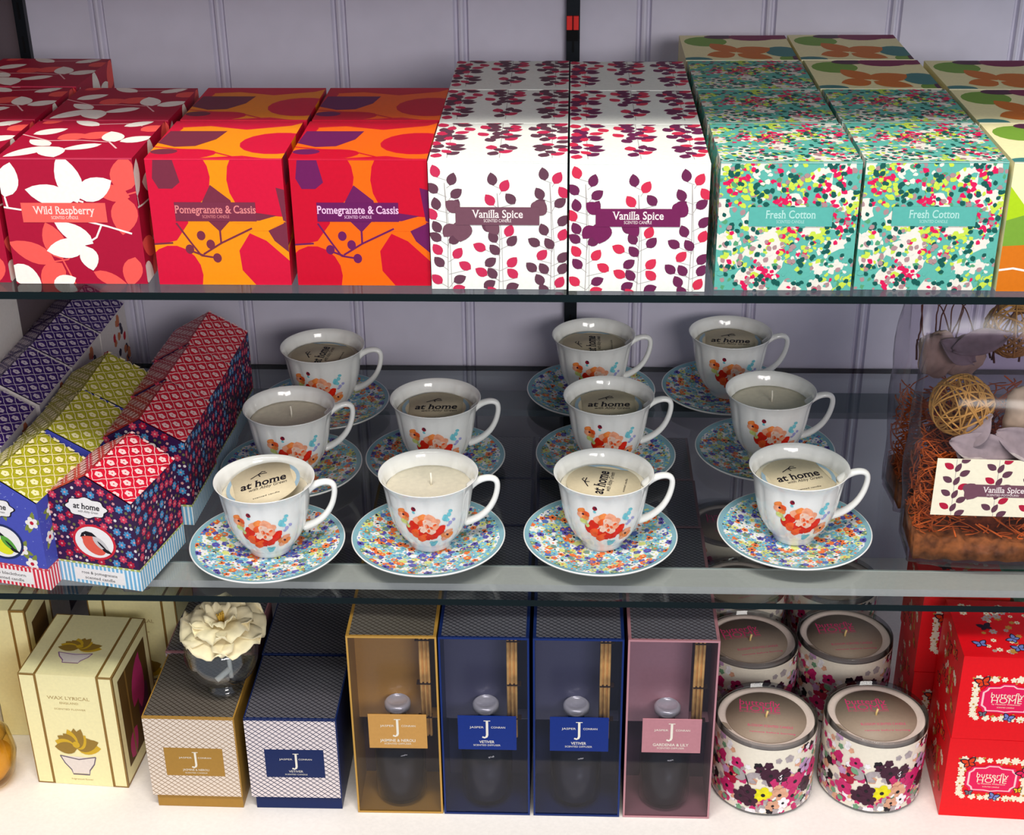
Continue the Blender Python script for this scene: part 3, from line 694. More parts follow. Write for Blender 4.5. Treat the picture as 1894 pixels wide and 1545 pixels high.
    r.pr(fr, ell(cx-.0005, cz-.0035, .0122, .0085, -.62, 22), bb, 8)
    r.pr(fr, ell(cx-.0065, cz+.0045, .0058, .0052, .2, 16), wh if kind == 'green' else bb, 9)
    r.pr(fr, leaf(cx-.001, cz+.0065, cx+.0145, cz-.0095, .0085), ww, 10)
    r.pr(fr, [(cx-.0135, cz+.0040), (cx-.0115, cz+.0085), (cx-.007, cz+.0110), (cx-.001, cz+.0100), (cx+.0035, cz+.0060), (cx-.002, cz+.0062), (cx-.008, cz+.0058)], hb, 11)
    r.pr(fr, leaf(cx+.007, cz-.006, cx+.0165, cz-.0100, .0036), hb, 12); r.pr(fr, leaf(cx+.003, cz+.002, cx+.013, cz-.0085, .0020), hb, 12)
    r.pr(fr, ell(cx-.0085, cz+.0066, .0007, n=7), wh, 13)
    # cartouche
    for s_, m_, l_ in ((1.08, ink, 6), (1.0, wh, 7)):
        c2 = [(w_/2-.003+s_*.0195*(1+.07*math.cos(8*t))*math.cos(t), .0815+s_*.0098*(1+.09*math.cos(8*t))*math.sin(t)) for t in (2*PI*i/48 for i in range(48))]
        r.pr(fr, c2, m_, l_)
    r.text(fr, 'at home', w_/2-.003, .0830, .0058, ink, 9, width=.026, bold=.02, shear=.12)
    r.text(fr, 'with Abby Green', w_/2-.002, .0775, .0024, ink, 9, width=.020, shear=.3)
    o = r.build('birdhouse_box')
    # roof as its own part
    q = MB(); sl = math.hypot(w_/2, R_-h); ov = .0004
    for side in (-1, 1):
        e = V((w_ if side > 0 else 0, y0+.0010 if True else y0, h)); rg = V((w_/2, y0+.0010, R_))
        # frame: u along depth, v up-slope (right side); mirrored for left
        if side > 0: fr2 = (e, V((0, 1, 0)), (rg-e).normalized())
        else: fr2 = (V((0, y1-.001, h)), V((0, -1, 0)), (V((w_/2, 0, R_))-V((0, 0, h))).normalized())
        L = D_-.002
        n_ = fr2[1].cross(fr2[2]).normalized(); o_, u_, v_ = fr2
        c8 = [o_+n_*.0003, o_+u_*L+n_*.0003, o_+u_*L+v_*sl+n_*.0003, o_+v_*sl+n_*.0003]
        q.add(c8, [(0, 1, 2, 3)], rf_)
        fr2 = (o_+n_*.0003, u_, v_)
        nx, ny = 4, 3
        for i in range(nx+1):
            for j in range(ny*2+1):
                x = L*(i+.5*(j % 2))/nx; y = sl*j/(2*ny)*1.0
                if j % 2 == 0 and i == nx: pass
                rr = .0040
                if kind != 'green' or True:
                    cl = (0, 0, L, sl)
                    q.pr(fr2, flower(x, y, rr, 5, j, .28, 15), mo, 2, cl)
                    q.pr(fr2, ell(x, y, rr*.22, n=5), rf_, 3, cl)
                    # ogee lattice round each rosette
                    a_, b_ = L/nx/2, sl/ny/2
                    for s1 in (-1, 1):
                        for s2 in (-1, 1):
                            q.pr(fr2, line(((x+s1*a_*.98, y), (x+s1*a_*.72, y+s2*b_*.35), (x+s1*a_*.3, y+s2*b_*.62), (x, y+s2*b_*.99)), .00062), mo, 1, cl)
    ro = q.build('roof', o); ro['label'] = {'red': 'red', 'green': 'olive green', 'purple': 'dark purple'}[kind]+' roof with pale rosettes'
    return o
houses = {k: make_house(k) for k in ('red', 'green', 'purple')}
usedh = set()
def house(kind, xr, yr, rot, label):
    """xr, yr = front right bottom corner"""
    o = houses[kind] if kind not in usedh else dup(houses[kind]); usedh.add(kind)
    o.location = (xr-HW*math.cos(rot), yr-HW*math.sin(rot), ZS); o.rotation_euler = (0, 0, rot)
    tag(o, label, 'candle box', kind+' roofed birdhouse boxes on the lower shelf')
house('red', -.3829, -.0031, -.225, 'birdhouse shaped box with red roof and pink-breasted bird, foremost of its column')
house('red', -.3625, .1133, -.06, 'birdhouse box with red roof standing right behind the front red one')
house('red', -.3600, .2013, -.06, 'birdhouse box with red roof, third from the front of its column')
house('red', -.3570, .2893, -.035, 'birdhouse box with red roof, rearmost, touching the wall side')
house('green', -.4667, -.0032, -.225, 'birdhouse shaped box with olive roof and green bird, front one at the left edge')
house('green', -.4430, .0905, -.085, 'birdhouse box with olive roof, middle one of its column')
house('green', -.4355, .1805, -.01, 'birdhouse box with olive roof, rearmost of its column')
house('purple', -.5345, .0990, -.06, 'birdhouse box with purple roof cut off by the left edge')
house('purple', -.5270, .1910, -.055, 'birdhouse box with purple roof, second of its column, behind the cut-off one')
house('purple', -.5215, .2800, -.045, 'birdhouse box with purple roof, third of its column')
house('purple', -.5170, .3690, -.03, 'birdhouse box with purple roof at the very back by the corner')

# ------------------------------------------------------------------ lattice candle cartons and diffuser cartons
def jlogo(r, fr, x, y, h, m, ly):
    w_ = h*.11
    r.pr(fr, rect(x, y-h*.35, x+w_, y+h*.5), m, ly)
    r.pr(fr, rect(x-w_*.9, y+h*.46, x+w_*1.9, y+h*.5), m, ly)
    r.pr(fr, [(x+w_, y-h*.35), (x+w_*.6, y-h*.48), (x-w_*.6, y-h*.55), (x-w_*1.7, y-h*.5), (x-w_*1.5, y-h*.42), (x-w_*.4, y-h*.46), (x, y-h*.35)], m, ly)
CC = {'gold': ((166, 124, 52), (228, 212, 196), (150, 124, 96)), 'navy': ((14, 34, 84), (228, 216, 214), (26, 30, 70)), 'mauve': ((156, 106, 112), (216, 200, 200), (90, 60, 80))}
LT = {k: LATTICE(k+'_lattice', v[1], v[2]) for k, v in CC.items()}
TL = {k: LATTICE(k+'_shaded_top_lattice', (138, 136, 144) if k != 'gold' else (142, 134, 124), tuple(int(c*.5) for c in v[2]), metal=.6) for k, v in CC.items()}  # lid tops: darker print, with the shade on them also put into the colour
inkp = M('pale_ink', (232, 226, 210), .5)
def make_cube(kind):
    a = M(kind+'_board', CC[kind][0], .4); t = LT[kind]; w_, d, h, st = .0900, .1010, .1125, .0155
    r = MB(); r.box(-w_/2+.0035, w_/2-.0010, .002, d-.002, 0, st+.002, a); o = r.build('lattice_carton')
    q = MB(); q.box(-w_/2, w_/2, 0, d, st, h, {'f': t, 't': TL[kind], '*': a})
    F = faces_of(-w_/2, w_/2, 0, d, st, h); e = .018
    for f in ('f',):
        q.pr(F[f], rect(0, .978, 1, 1), a, 3); q.pr(F[f], rect(.985, 0, 1, 1), a, 3)
    q.pr(F['t'], rect(0, 0, 1, .02), a, 3); q.pr(F['t'], rect(0, 0, .012, 1), a, 3); q.pr(F['t'], rect(.985, 0, 1, 1), a, 3)
    l = q.build('lid', o); l['label'] = 'lattice patterned lid'
    p_ = MB(); fr = (V((-w_/2, 0, st)), V((1, 0, 0)), V((0, 0, 1)))
    p_.pr(fr, rect(.017, .0255, .075, .0600), a, 4); jlogo(p_, fr, .0465, .0455, .019, inkp, 6)
    p_.text(fr, 'JASPER', .0375, .0480, .0019, inkp, 6, width=.013); p_.text(fr, 'CONRAN', .0565, .0480, .0019, inkp, 6, width=.013)
    p_.text(fr, {'gold': 'JASMINE & NEROLI', 'navy': 'VETIVER'}.get(kind, 'GARDENIA & LILY'), .0465, .0330, .0026, inkp, 6, width=.026 if kind != 'navy' else .014); p_.text(fr, 'SCENTED CANDLE', .0465, .0292, .0016, inkp, 6, width=.022)
    c = p_.build('name_label', l); c['label'] = 'plain rectangular name panel'
    return o
def make_tall(kind):
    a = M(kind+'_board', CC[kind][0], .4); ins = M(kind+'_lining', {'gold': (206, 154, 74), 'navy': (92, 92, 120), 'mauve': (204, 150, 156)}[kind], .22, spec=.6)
    lo = M(kind+'_shaded_lining', {'gold': (92, 66, 56), 'navy': (52, 58, 96), 'mauve': (96, 66, 84)}[kind], .6)  # darker lining: the shade low behind the bottle is put into the colour
    w_, d, h, th = .0845, .0985, .2125, .0014
    r = MB()
    for b in ((-w_/2, -w_/2+th, 0, d, 0, h), (w_/2-th, w_/2, 0, d, 0, h)): r.box(*b, a)
    r.box(-w_/2, w_/2, 0, d, 0, th, a); r.box(-w_/2, w_/2, d-th, d, 0, h, a)
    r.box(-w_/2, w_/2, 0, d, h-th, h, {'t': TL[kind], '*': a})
    F = faces_of(-w_/2, w_/2, 0, d, h-th, h)
    for rc in (rect(0, 0, .035, 1), rect(.965, 0, 1, 1), rect(0, 0, 1, .02)): r.pr(F['t'], rc, a, 3)
    # lining panel with deep well
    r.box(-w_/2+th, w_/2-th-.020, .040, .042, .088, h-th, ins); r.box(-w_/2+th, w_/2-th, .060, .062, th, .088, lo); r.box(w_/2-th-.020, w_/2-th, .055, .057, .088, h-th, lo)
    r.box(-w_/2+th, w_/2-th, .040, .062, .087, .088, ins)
    o = r.build('diffuser_carton')
    # bottle
    q = MB(); bg = GLASS('bottle_glass', (196, 200, 206), .03, 1.45)
    bx, by = -.001, .030
    prof_ = [(0, .004), (.022, .004), (.025, .007), (.0252, .060), (.0235, .068), (.012, .073), (.0080, .078), (.0080, .107)]
    q.lathe(prof_, bg, 36, cx=bx, cy=by)
    q.lathe([(.0, .006), (.0205, .006), (.0215, .010), (.0215, .052), (0, .052)], M('oil_'+kind, {'gold': (74, 62, 58), 'navy': (46, 52, 78), 'mauve': (66, 56, 62)}[kind], .25), 30, cx=bx, cy=by)
    b = q.build('bottle', o)
    q = MB(); cm = M('cap_chrome', (214, 212, 214), .25, .35); q.lathe([(.0, .0), (.0085, .0), (.0128, .003), (.0128, .008), (.0102, .0105), (.0098, .0098), (.0088, .0082), (0, .0078)], cm, 36, cx=bx, cy=by, z0=.106); q.build('cap', b)
    q = MB(); rm = M('reed_tan', (226, 176, 100), .6, noise=.25, nscale=90); bk = M('band_dark', (50, 30, 24), .6)
    for k in range(5):
        xx = w_/2-.0175+.0019*k+(.0004 if kind == 'gold' else -.003)
        q.tube([(xx, .012+(k % 2)*.002, .088), (xx, .012+(k % 2)*.002, h-.004)], .00135, rm, 6)
    for zz in (.110, .150, h-.012): q.box(w_/2-.0215, w_/2-.0080, .0100, .0165, zz, zz+.0012, bk)
    q.build('reeds', o)['label'] = 'bundle of tan reeds'
    # window film
    q = MB(); q.box(-w_/2+th, w_/2-th, .0006, .0010, th, h-th, GLASS('window_film', (238, 238, 242), .06, 1.4), 'fb'); q.build('window', o)
    q = MB()
    fr = (V((-w_/2, .0, 0)), V((1, 0, 0)), V((0, 0, 1)))
    for rc in (rect(0, 0, .0018, h), rect(w_-.0018, 0, w_, h), rect(0, h-.0020, w_, h), rect(0, 0, w_, .0022)): q.pr(fr, rc, M(kind+'_rim', {'gold': (190, 146, 70), 'navy': (18, 42, 104), 'mauve': (182, 130, 138)}[kind], .35), 2)
    q.build('rim', o)
    q = MB(); lb = M(kind+'_label', {'gold': (196, 146, 78), 'navy': (16, 44, 122), 'mauve': (184, 126, 134)}[kind], .4); zz = .082; lh = .040
    q.box(-w_/2+.0160, w_/2-.0125, -.0007, .0004, zz, zz+lh, lb)
    fr = (V((-w_/2+.016, -.0007, zz)), V((1, 0, 0)), V((0, 0, 1)))
    jlogo(q, fr, .0268, .0248, .0205, inkp, 2); q.text(fr, 'JASPER', .0180, .0270, .0023, inkp, 2, width=.0135); q.text(fr, 'CONRAN', .0385, .0270, .0023, inkp, 2, width=.0135)
    q.text(fr, {'gold': 'JASMINE & NEROLI', 'navy': 'VETIVER', 'mauve': 'GARDENIA & LILY'}[kind], .0275, .0095, .0032, inkp, 2, width=.034 if kind != 'navy' else .0145, bold=.01); q.text(fr, 'SCENTED DIFFUSER', .0275, .0055, .0020, inkp, 2, width=.026)
    c = q.build('name_label', o); c['label'] = 'plain coloured name panel lettered in pale ink'
    return o
cubes = {k: make_cube(k) for k in ('gold', 'navy', 'mauve')}; talls = {k: make_tall(k) for k in ('gold', 'navy', 'mauve')}
us = set()
def puts(tab, key, kind, x, y, rz, label, cat, grp):
    o = tab[kind] if (key, kind) not in us else dup(tab[kind]); us.add((key, kind))
    o.location = (x, y, ZB+.0003); o.rotation_euler = (0, 0, rz); tag(o, label, cat, grp)
g1, g2 = 'lattice candle cartons on the bottom deck', 'windowed diffuser cartons on the bottom deck'
puts(cubes, 'c', 'gold', -.3630, .0130, -.010, 'gold and cream lattice candle carton in front, with the glass vase on top', 'candle carton', g1)
puts(cubes, 'c', 'navy', -.2640, .0132, .004, 'navy and cream lattice candle carton in the front row', 'candle carton', g1)
puts(cubes, 'c', 'navy', -.2655, .1175, .004, 'navy lattice candle carton directly behind the front navy one', 'candle carton', g1)
puts(cubes, 'c', 'navy', -.2665, .2215, .0, 'navy lattice candle carton third from the front, seen through the glass shelf', 'candle carton', g1)
puts(cubes, 'c', 'mauve', -.3660, .1190, -.010, 'lattice candle carton standing behind the gold one', 'candle carton', g1)
for kind, x, nm, rz in (('gold', -.1615, 'gold', .006), ('navy', -.0755, 'navy, beside the gold one', 0), ('navy', .0125, 'navy, beside the mauve one', 0), ('mauve', .1005, 'mauve', -.002)):
    for k in range(4):
        puts(talls, 't', kind, x-.001*k, .011+.1005*k, rz, 'lattice-topped diffuser carton, '+nm+', '+('front row', 'second row', 'third row seen through the glass shelf', 'rearmost row seen through the glass shelf')[k], 'diffuser carton', g2)

# ------------------------------------------------------------------ cream cartons at lower left
ck = M('ivory_carton', (240, 230, 176), .5); gs = M('gold_stripe', (142, 108, 52), .4, .1)
ydk, lil, yel = M('print_bronze', (150, 118, 48), .5), M('print_violet', (140, 90, 140), .5), M('print_gold', (208, 168, 40), .5)
def make_cream(w_, d, h, window):
    r = MB(); r.box(0, w_, 0, d, 0, h, ck); F = {k: f for k, f in faces_of(0, w_, 0, d, 0, h).items()}
    for k in ('f', 't'):
        L2 = h if k == 'f' else d
        for u in (.165, .830): r.pr(F[k], rect(u, 0, u+.028, 1), gs, 2)
        for rc in (rect(0, 0, .012, 1), rect(.985, 0, 1, 1), rect(0, 0, .17, .010), rect(0, .988, .17, 1), rect(.84, 0, 1, .010), rect(.84, .988, 1, 1)): r.pr(F[k], rc, gs, 3)
    for k in ('r', 'l'):
        for rc in (rect(0, 0, .03, 1), rect(.97, 0, 1, 1), rect(0, 0, 1, .02), rect(0, .98, 1, 1)): r.pr(F[k], rc, gs, 3)
    def vase_art(fr, cx, cy, s, tint):
        r.pr(fr, [(cx-.19*s, cy+.07*s), (cx+.19*s, cy+.06*s), (cx+.17*s, cy), (cx+.11*s, cy-.05*s), (cx+.10*s, cy-.09*s), (cx-.10*s, cy-.09*s), (cx-.11*s, cy-.05*s), (cx-.17*s, cy)], M('print_glass', (226, 214, 206), .4), 4)
        r.pr(fr, line(((cx+.19*s, cy+.07*s), (cx+.16*s, cy), (cx+.1*s, cy-.06*s), (cx+.09*s, cy-.10*s), (cx-.09*s, cy-.10*s), (cx-.1*s, cy-.06*s), (cx-.16*s, cy), (cx-.20*s, cy+.07*s)), .012*s), tint, 5)
        r.pr(fr, line(((cx-.2*s, cy+.07*s), (cx, cy+.04*s), (cx+.19*s, cy+.07*s)), .01*s), tint, 5)
        rng = random.Random(2)
        for i in range(11):
            a = PI*(.02+.096*i); L = (.20+.07*rng.random())*s
            r.pr(fr, leaf(cx, cy+.14*s, cx+L*math.cos(a), cy+.14*s+L*math.sin(a)*.75, .11*s), ydk if i % 3 else yel, 6)
        r.pr(fr, ell(cx, cy+.18*s, .04*s, .03*s), yel, 7)
    vase_art(F['f'], .50, .20, 1.0, M('print_grey', (110, 96, 110), .5)); vase_art(F['t'], .48, .30, .95, lil)
    ik = M('bronze_ink', (176, 150, 96), .5)
    r.text(F['f'], 'WAX LYRICAL', .50, .80, .028, ik, 5, width=.46); r.text(F['f'], 'ENGLAND', .50, .755, .018, ik, 5, width=.2)
    r.text(F['f'], 'SCENTED FLOWER', .50, .70, .014, ik, 5, width=.34); r.text(F['f'], 'fragranced flower', .5, .055, .014, ik, 5, width=.24)
    o = r.build('flower_carton')
    if window:
        q = MB(); fr = F['r']
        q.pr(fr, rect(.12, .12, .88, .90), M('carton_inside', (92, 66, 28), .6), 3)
        pk = M('pink_petal', (186, 50, 110), .5); dk_ = M('petal_dark_plum', (84, 30, 66), .5)  # dark plum petals beside the pink ones
        for p_, m_ in (((.42, .5, .70, .86, .22), pk), ((.55, .3, .80, .55, .26), dk_), ((.20, .16, .42, .34, .2), pk), ((.6, .4, .7, .8, .2), pk)): q.pr(fr, leaf(*p_), m_, 4)
        q.pr(fr, rect(.30, .12, .335, .90), gs, 5)
        q.build('side_window', o)['label'] = 'side window showing pink petals'
    return o
c1 = make_cream(.0950, .1020, .1370, True); c1.location = (-.5367, .0468, ZB+.0003); c1.rotation_euler = (0, 0, -.068)
tag(c1, 'ivory carton with gold lines and a flower bowl print, front left on the deck', 'carton', 'ivory flower cartons')
r = MB(); r.box(0, .0440, 0, .07, 0, .160, ck); F = faces_of(0, .0440, 0, .07, 0, .160)
for k in ('f', 't'):
    r.pr(F[k], rect(.63, 0, .69, 1), gs, 2); r.pr(F[k], rect(.97, 0, 1, 1), gs, 2); r.pr(F[k], rect(.63, 0 if k == 't' else .985, 1, .02 if k == 't' else 1), gs, 3)
for rc in (rect(0, 0, .05, 1), rect(.95, 0, 1, 1), rect(0, .97, 1, 1)): r.pr(F['r'], rc, gs, 2)
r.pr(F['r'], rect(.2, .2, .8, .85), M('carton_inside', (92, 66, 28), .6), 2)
c2 = r.build('flower_carton', loc=(-.5955, .1200, ZB+.0003)); tag(c2, 'ivory carton with gold lines standing at the left edge beside the side panel', 'carton', 'ivory flower cartons')
c3 = make_cream(.0960, .0560, .1420, False); c3.location = (-.5060, .1750, ZB+.0003); c3.rotation_euler = (0, 0, -.06)
tag(c3, 'ivory carton with gold lines at the back, partly under the glass shelf edge', 'carton', 'ivory flower cartons')
# amber bottle at the left edge
r = MB(); am = GLASS('amber_glass', (250, 236, 196), .04, 1.5)
r.lathe([(0, .002), (.020, .002), (.026, .012), (.030, .035), (.026, .058), (.016, .072), (.012, .080), (.016, .094), (.022, .108), (.020, .109), (.010, .082), (.014, .070), (.023, .056), (.027, .035), (.023, .014), (.016, .006), (0, .006)], am, 40)
ob = r.build('amber_bottle', loc=(-.5860, .0480, ZB+.0003)); tag(ob, 'amber glass bottle mostly cut off by the left edge of the photo', 'bottle')
r = MB(); r.lathe([(0, .0065), (.0150, .0065), (.0215, .016), (.0245, .034), (0, .034)], M('amber_oil', (232, 196, 96), .3), 30); r.build('oil', ob)

# ------------------------------------------------------------------ glass vase with cream flower
vg = GLASS('clear_glass', (247, 250, 250), .03, 2.0)
ZG = ZB+.0003+.1125
r = MB()
r.lathe([(0, .0005), (.016, .0005), (.0175, .002), (.015, .0055), (.0115, .0085), (.012, .0105), (.021, .0150), (.0305, .024), (.0350, .035), (.0362, .046), (.0335, .057), (.0290, .064), (.0280, .0635), (.0320, .056), (.0345, .046), (.0333, .036), (.029, .026), (.020, .0175), (.009, .014), (0, .0138)], vg, 56)
vase = r.build('glass_vase', loc=(-.3360, .0600, ZG)); tag(vase, 'small clear glass bowl vase holding a cream flower, on the gold carton', 'vase')
fl_root = empty('scented_flower', (-.3310, .0600, ZG+.015)); tag(fl_root, 'large ruffled cream flower standing in the small glass vase', 'flower')
pm = M('cream_petal', (244, 230, 190), .6, noise=.08, nscale=120); py_ = M('yellow_heart', (222, 178, 70), .6)
def petal(root, ang, L, W_, lift, curl, z0, seed):
    rng = random.Random(seed); nu, nv = 12, 10; vs = []; fs = []; ph = rng.random()*6
    for i in range(nu+1):
        u = i/nu
        for j in range(nv+1):
            v = j/nv*2-1
            wd = W_*(.16+.84*math.sin(PI*min(1, u*.62))**.8)*(1-.25*max(0, u-.75)*4*abs(v)**2)
            x = L*u*(1-.12*v*v*u); y = v*wd
            z = lift*math.sin(u*PI*.6)-curl*u*u+.0030*math.sin(5*v+ph+3*u)*u+.0022*math.sin(9*v+ph)*u*u+.003*v*v*u
            vs.append((x*math.cos(ang)-y*math.sin(ang), x*math.sin(ang)+y*math.cos(ang), z0+z))
    vs = [(x, .0+y*.97+(z_-.050)*-.22-.001, .060+(z_-.050)*.98+y*.20) for x, y, z_ in vs]
    for i in range(nu):
        for j in range(nv): a = i*(nv+1)+j; fs.append((a, a+nv+1, a+nv+2, a+1))
    q = MB(); q.add(vs, fs, pm, True); o = q.build('petal', root)
    md = o.modifiers.new('thick', 'SOLIDIFY'); md.thickness = .0006
    return o
for k in range(6): petal(fl_root, k*PI/3+.2, .042, .027, .004, .006, .050, k)
for k in range(5): petal(fl_root, k*2*PI/5+.5, .030, .019, .010, .004, .0525, 20+k)
for k in range(4): petal(fl_root, k*PI/2+.1, .016, .010, .012, .0, .054, 40+k)
q = MB(); rng = random.Random(1)
for k in range(16):
    a = rng.random()*6.28; rr = .0035*math.sqrt(rng.random()); q.tube([(rr*.4*math.cos(a), rr*.4*math.sin(a)-.002, .062), (rr*math.cos(a), rr*math.sin(a)-.005, .076+.003*rng.random())], .0007, py_, 5)
q.build('stamens', fl_root)['label'] = 'golden centre'
q = MB(); q.tube([(.003, -.002, .0), (.002, 0, .018), (0, 0, .062)], .0022, M('stem_white', (226, 222, 216), .6), 8); q.tube([(-.010, -.010, .002), (-.003, -.004, .006), (.002, -.002, .010)], .003, M('stem_white', (226, 222, 216), .6), 8); q.build('stem', fl_root)

# ------------------------------------------------------------------ jar candles
jg = GLASS('jar_glass', (226, 228, 230), .02, 1.5)
JR, JH = .0505, .0890
def make_jar():
    r = MB(); r.lathe([(0, 0), (JR-.004, 0), (JR-.001, .0015), (JR, .005), (JR, JH-.001), (JR-.001, JH), (JR-.0026, JH-.001), (JR-.003, .006), (JR-.006, .004), (0, .004)], jg, 72)
    o = r.build('jar_candle')
    q = MB(); wt = M('wrap_ivory', (232, 224, 206), .4); R_ = JR-.0034+.0038; n = 72
    R_ = JR+.00015; zt = JH-.0065; q.lathe([(R_, .004), (R_, zt)], wt, 96)
    rng = random.Random(14)
    pc = {'plum': (62, 24, 46), 'mag': (196, 38, 104), 'red': (170, 24, 60), 'peach': (214, 160, 130), 'white': (236, 232, 234), 'grey': (168, 158, 160), 'leaf': (110, 156, 120), 'yel': (226, 218, 20), 'ink': (26, 20, 28), 'lil': (190, 150, 190)}
    pmx = {k: M('wrap_'+k, c, .4, noise=.14, nscale=200) for k, c in pc.items()}
    def P3(poly, m, l):
        l = q.level('j', poly, l)
        cx = sum(p[0] for p in poly)/len(poly); cy = sum(p[1] for p in poly)/len(poly)
        def mp(x, y): y = max(.004, min(zt, y)); a = x/R_; rr = R_+.00022+.00004*l; return (rr*math.cos(a), rr*math.sin(a), y)
        q.add([mp(cx, cy)]+[mp(*p) for p in poly], [(0, 1+i, 1+(i+1) % len(poly)) for i in range(len(poly))], m, True)
    def bloom(x, y, s, m, l, k=5, cen=None):
        a0 = rng.random()*6
        for i in range(k):
            a = a0+2*PI*i/k; P3(ell(x+s*.55*math.cos(a), y+s*.55*math.sin(a), s*.48, s*.42, a, 9), m, l)
        P3(ell(x, y, s*.22, n=7), cen or pmx['ink'], l+1)
    CIRC = 2*PI*R_; x = 0
    f0 = -PI/2*R_
    for i in range(230):   # small blossom ground
        x = rng.random()*CIRC; y = rng.uniform(.006, zt*.62) if rng.random() < .6 else rng.uniform(.006, zt)
        P3(flower(x, y, .0052, 5, rng.random()*3, .35, 15), pmx[rng.choice(['plum', 'mag', 'peach', 'grey', 'ink', 'lil', 'peach'])], 0)
    for i in range(330):
        x = rng.random()*CIRC; y = rng.uniform(.004, .026) if i < 150 else rng.uniform(.02, zt)
        if i >= 150 and -.012 < ((x-f0+CIRC/2) % CIRC-CIRC/2) < .012: continue
        P3(flower(x, y, .0036, 5, rng.random()*3, .35, 15), pmx[rng.choice(['white', 'peach', 'mag', 'white', 'grey', 'leaf'])], 1)
    for cx_ in (f0, f0+CIRC/2):
        for dx, dy, c, s in ((.000, .022, 'yel', .0085), (-.015, .023, 'plum', .0075), (-.022, .016, 'plum', .007), (-.012, .013, 'plum', .0065), (.006, .045, 'plum', .008), (.018, .044, 'plum', .007), (-.004, .05, 'plum', .005), (.032, .034, 'mag', .009), (.030, .018, 'mag', .0085), (.016, .022, 'peach', .008), (.020, .012, 'white', .006), (.010, .010, 'peach', .006), (-.034, .036, 'red', .009), (-.038, .020, 'mag', .008), (.046, .026, 'plum', .008), (.056, .040, 'mag', .0085), (-.028, .052, 'mag', .006), (.044, .048, 'lil', .007), (-.05, .045, 'mag', .007), (.068, .02, 'peach', .008)):
            bloom(cx_+dx, .004+dy*1.06, s*1.2, pmx[c], 3)
        for s1 in (-1, 1):    # grey butterfly
            P3(leaf(cx_-.018, .046, cx_-.018+s1*.014, .054, .007), pmx['grey'], 2); P3(leaf(cx_-.018, .045, cx_-.018+s1*.011, .041, .006), pmx['grey'], 2)
        P3(leaf(cx_-.019, .050, cx_-.014, .036, .0015), pmx['ink'], 3); P3(leaf(cx_-.032, .052, cx_-.024, .046, .006), pmx['leaf'], 2)
    q.build('floral_wrap', o)['label'] = 'wrap printed with yellow, plum and pink flowers'
    q = MB(); q.lathe([(JR-.0032, .005), (JR-.0032, JH-.0055), (JR-.006, JH-.0070), (0, JH-.0080)], M('pale_wax', (226, 208, 196), .5), 60); q.build('candle_wax', o)
    q = MB(); cd = M('taupe_disc', (156, 138, 120), .45, noise=.03); zz = JH-.0066
    q.lathe([(0, zz), (.0395, zz), (.0395, zz+.0006), (0, zz+.0006)], cd, 56)
    q.pr((V((0, 0, zz)), V((1, 0, 0)), V((0, 1, 0))), [(-.038, -.014), (-.043, -.012), (-.042, -.020), (-.033, -.024)], cd, 8)
    pk = M('pink_ink_bold', (226, 62, 120), .5); fr = (V((0, 0, zz+.0006)), V((1, 0, 0)), V((0, 1, 0)))
    q.text(fr, 'butterfly', -.006, .0215, .0085, pk, 2, width=.040); q.text(fr, 'HOME', -.006, .0125, .0085, pk, 2, width=.040)
    q.text(fr, 'BY MATTHEW WILLIAMSON', -.006, .0065, .0022, pk, 2, width=.040)
    q.text(fr, 'BLOSSOM SCENTED CANDLE', .004, -.0140, .0035, pk, 2, width=.044); q.text(fr, 'remove before burning', .006, -.0235, .0024, pk, 2, width=.044)
    q.build('cover_disc', o)['label'] = 'taupe paper disc lettered in pink'
    q = MB(); q.tube([(0, 0, JH-.008), (.0002, 0, JH-.003), (.0012, 0, JH+.0015)], .0011, M('wick_yellow', (226, 196, 130), .8), 7); q.build('wick', o)
    return o
jar = make_jar()
JL = ['jar candle with floral wrap, front row, beside the mauve carton', 'jar candle with floral wrap, front row, beside the red boxes', 'jar candle in the second row behind the mauve carton side', 'jar candle in the second row beside the red boxes', 'jar candle in the third row, behind the mauve carton side, under the glass', 'jar candle in the third row toward the red boxes, under the glass', 'rearmost jar candle on the diffuser carton side, seen through the glass shelf', 'rearmost jar candle toward the red boxes, seen through the glass shelf']
for i, (x, y, rz) in enumerate(((.1995, .0655, -.10), (.3085, .0715, .04), (.1975, .1945, .2), (.2995, .2050, .1), (.1985, .302, .4), (.3045, .313, -.3), (.1975, .432, 0), (.3045, .436, .6))):
    o = jar if i == 0 else dup(jar); o.location = (x, y, ZB+.0003); o.rotation_euler = (0, 0, rz); tag(o, JL[i], 'candle', 'floral jar candles on the bottom deck')

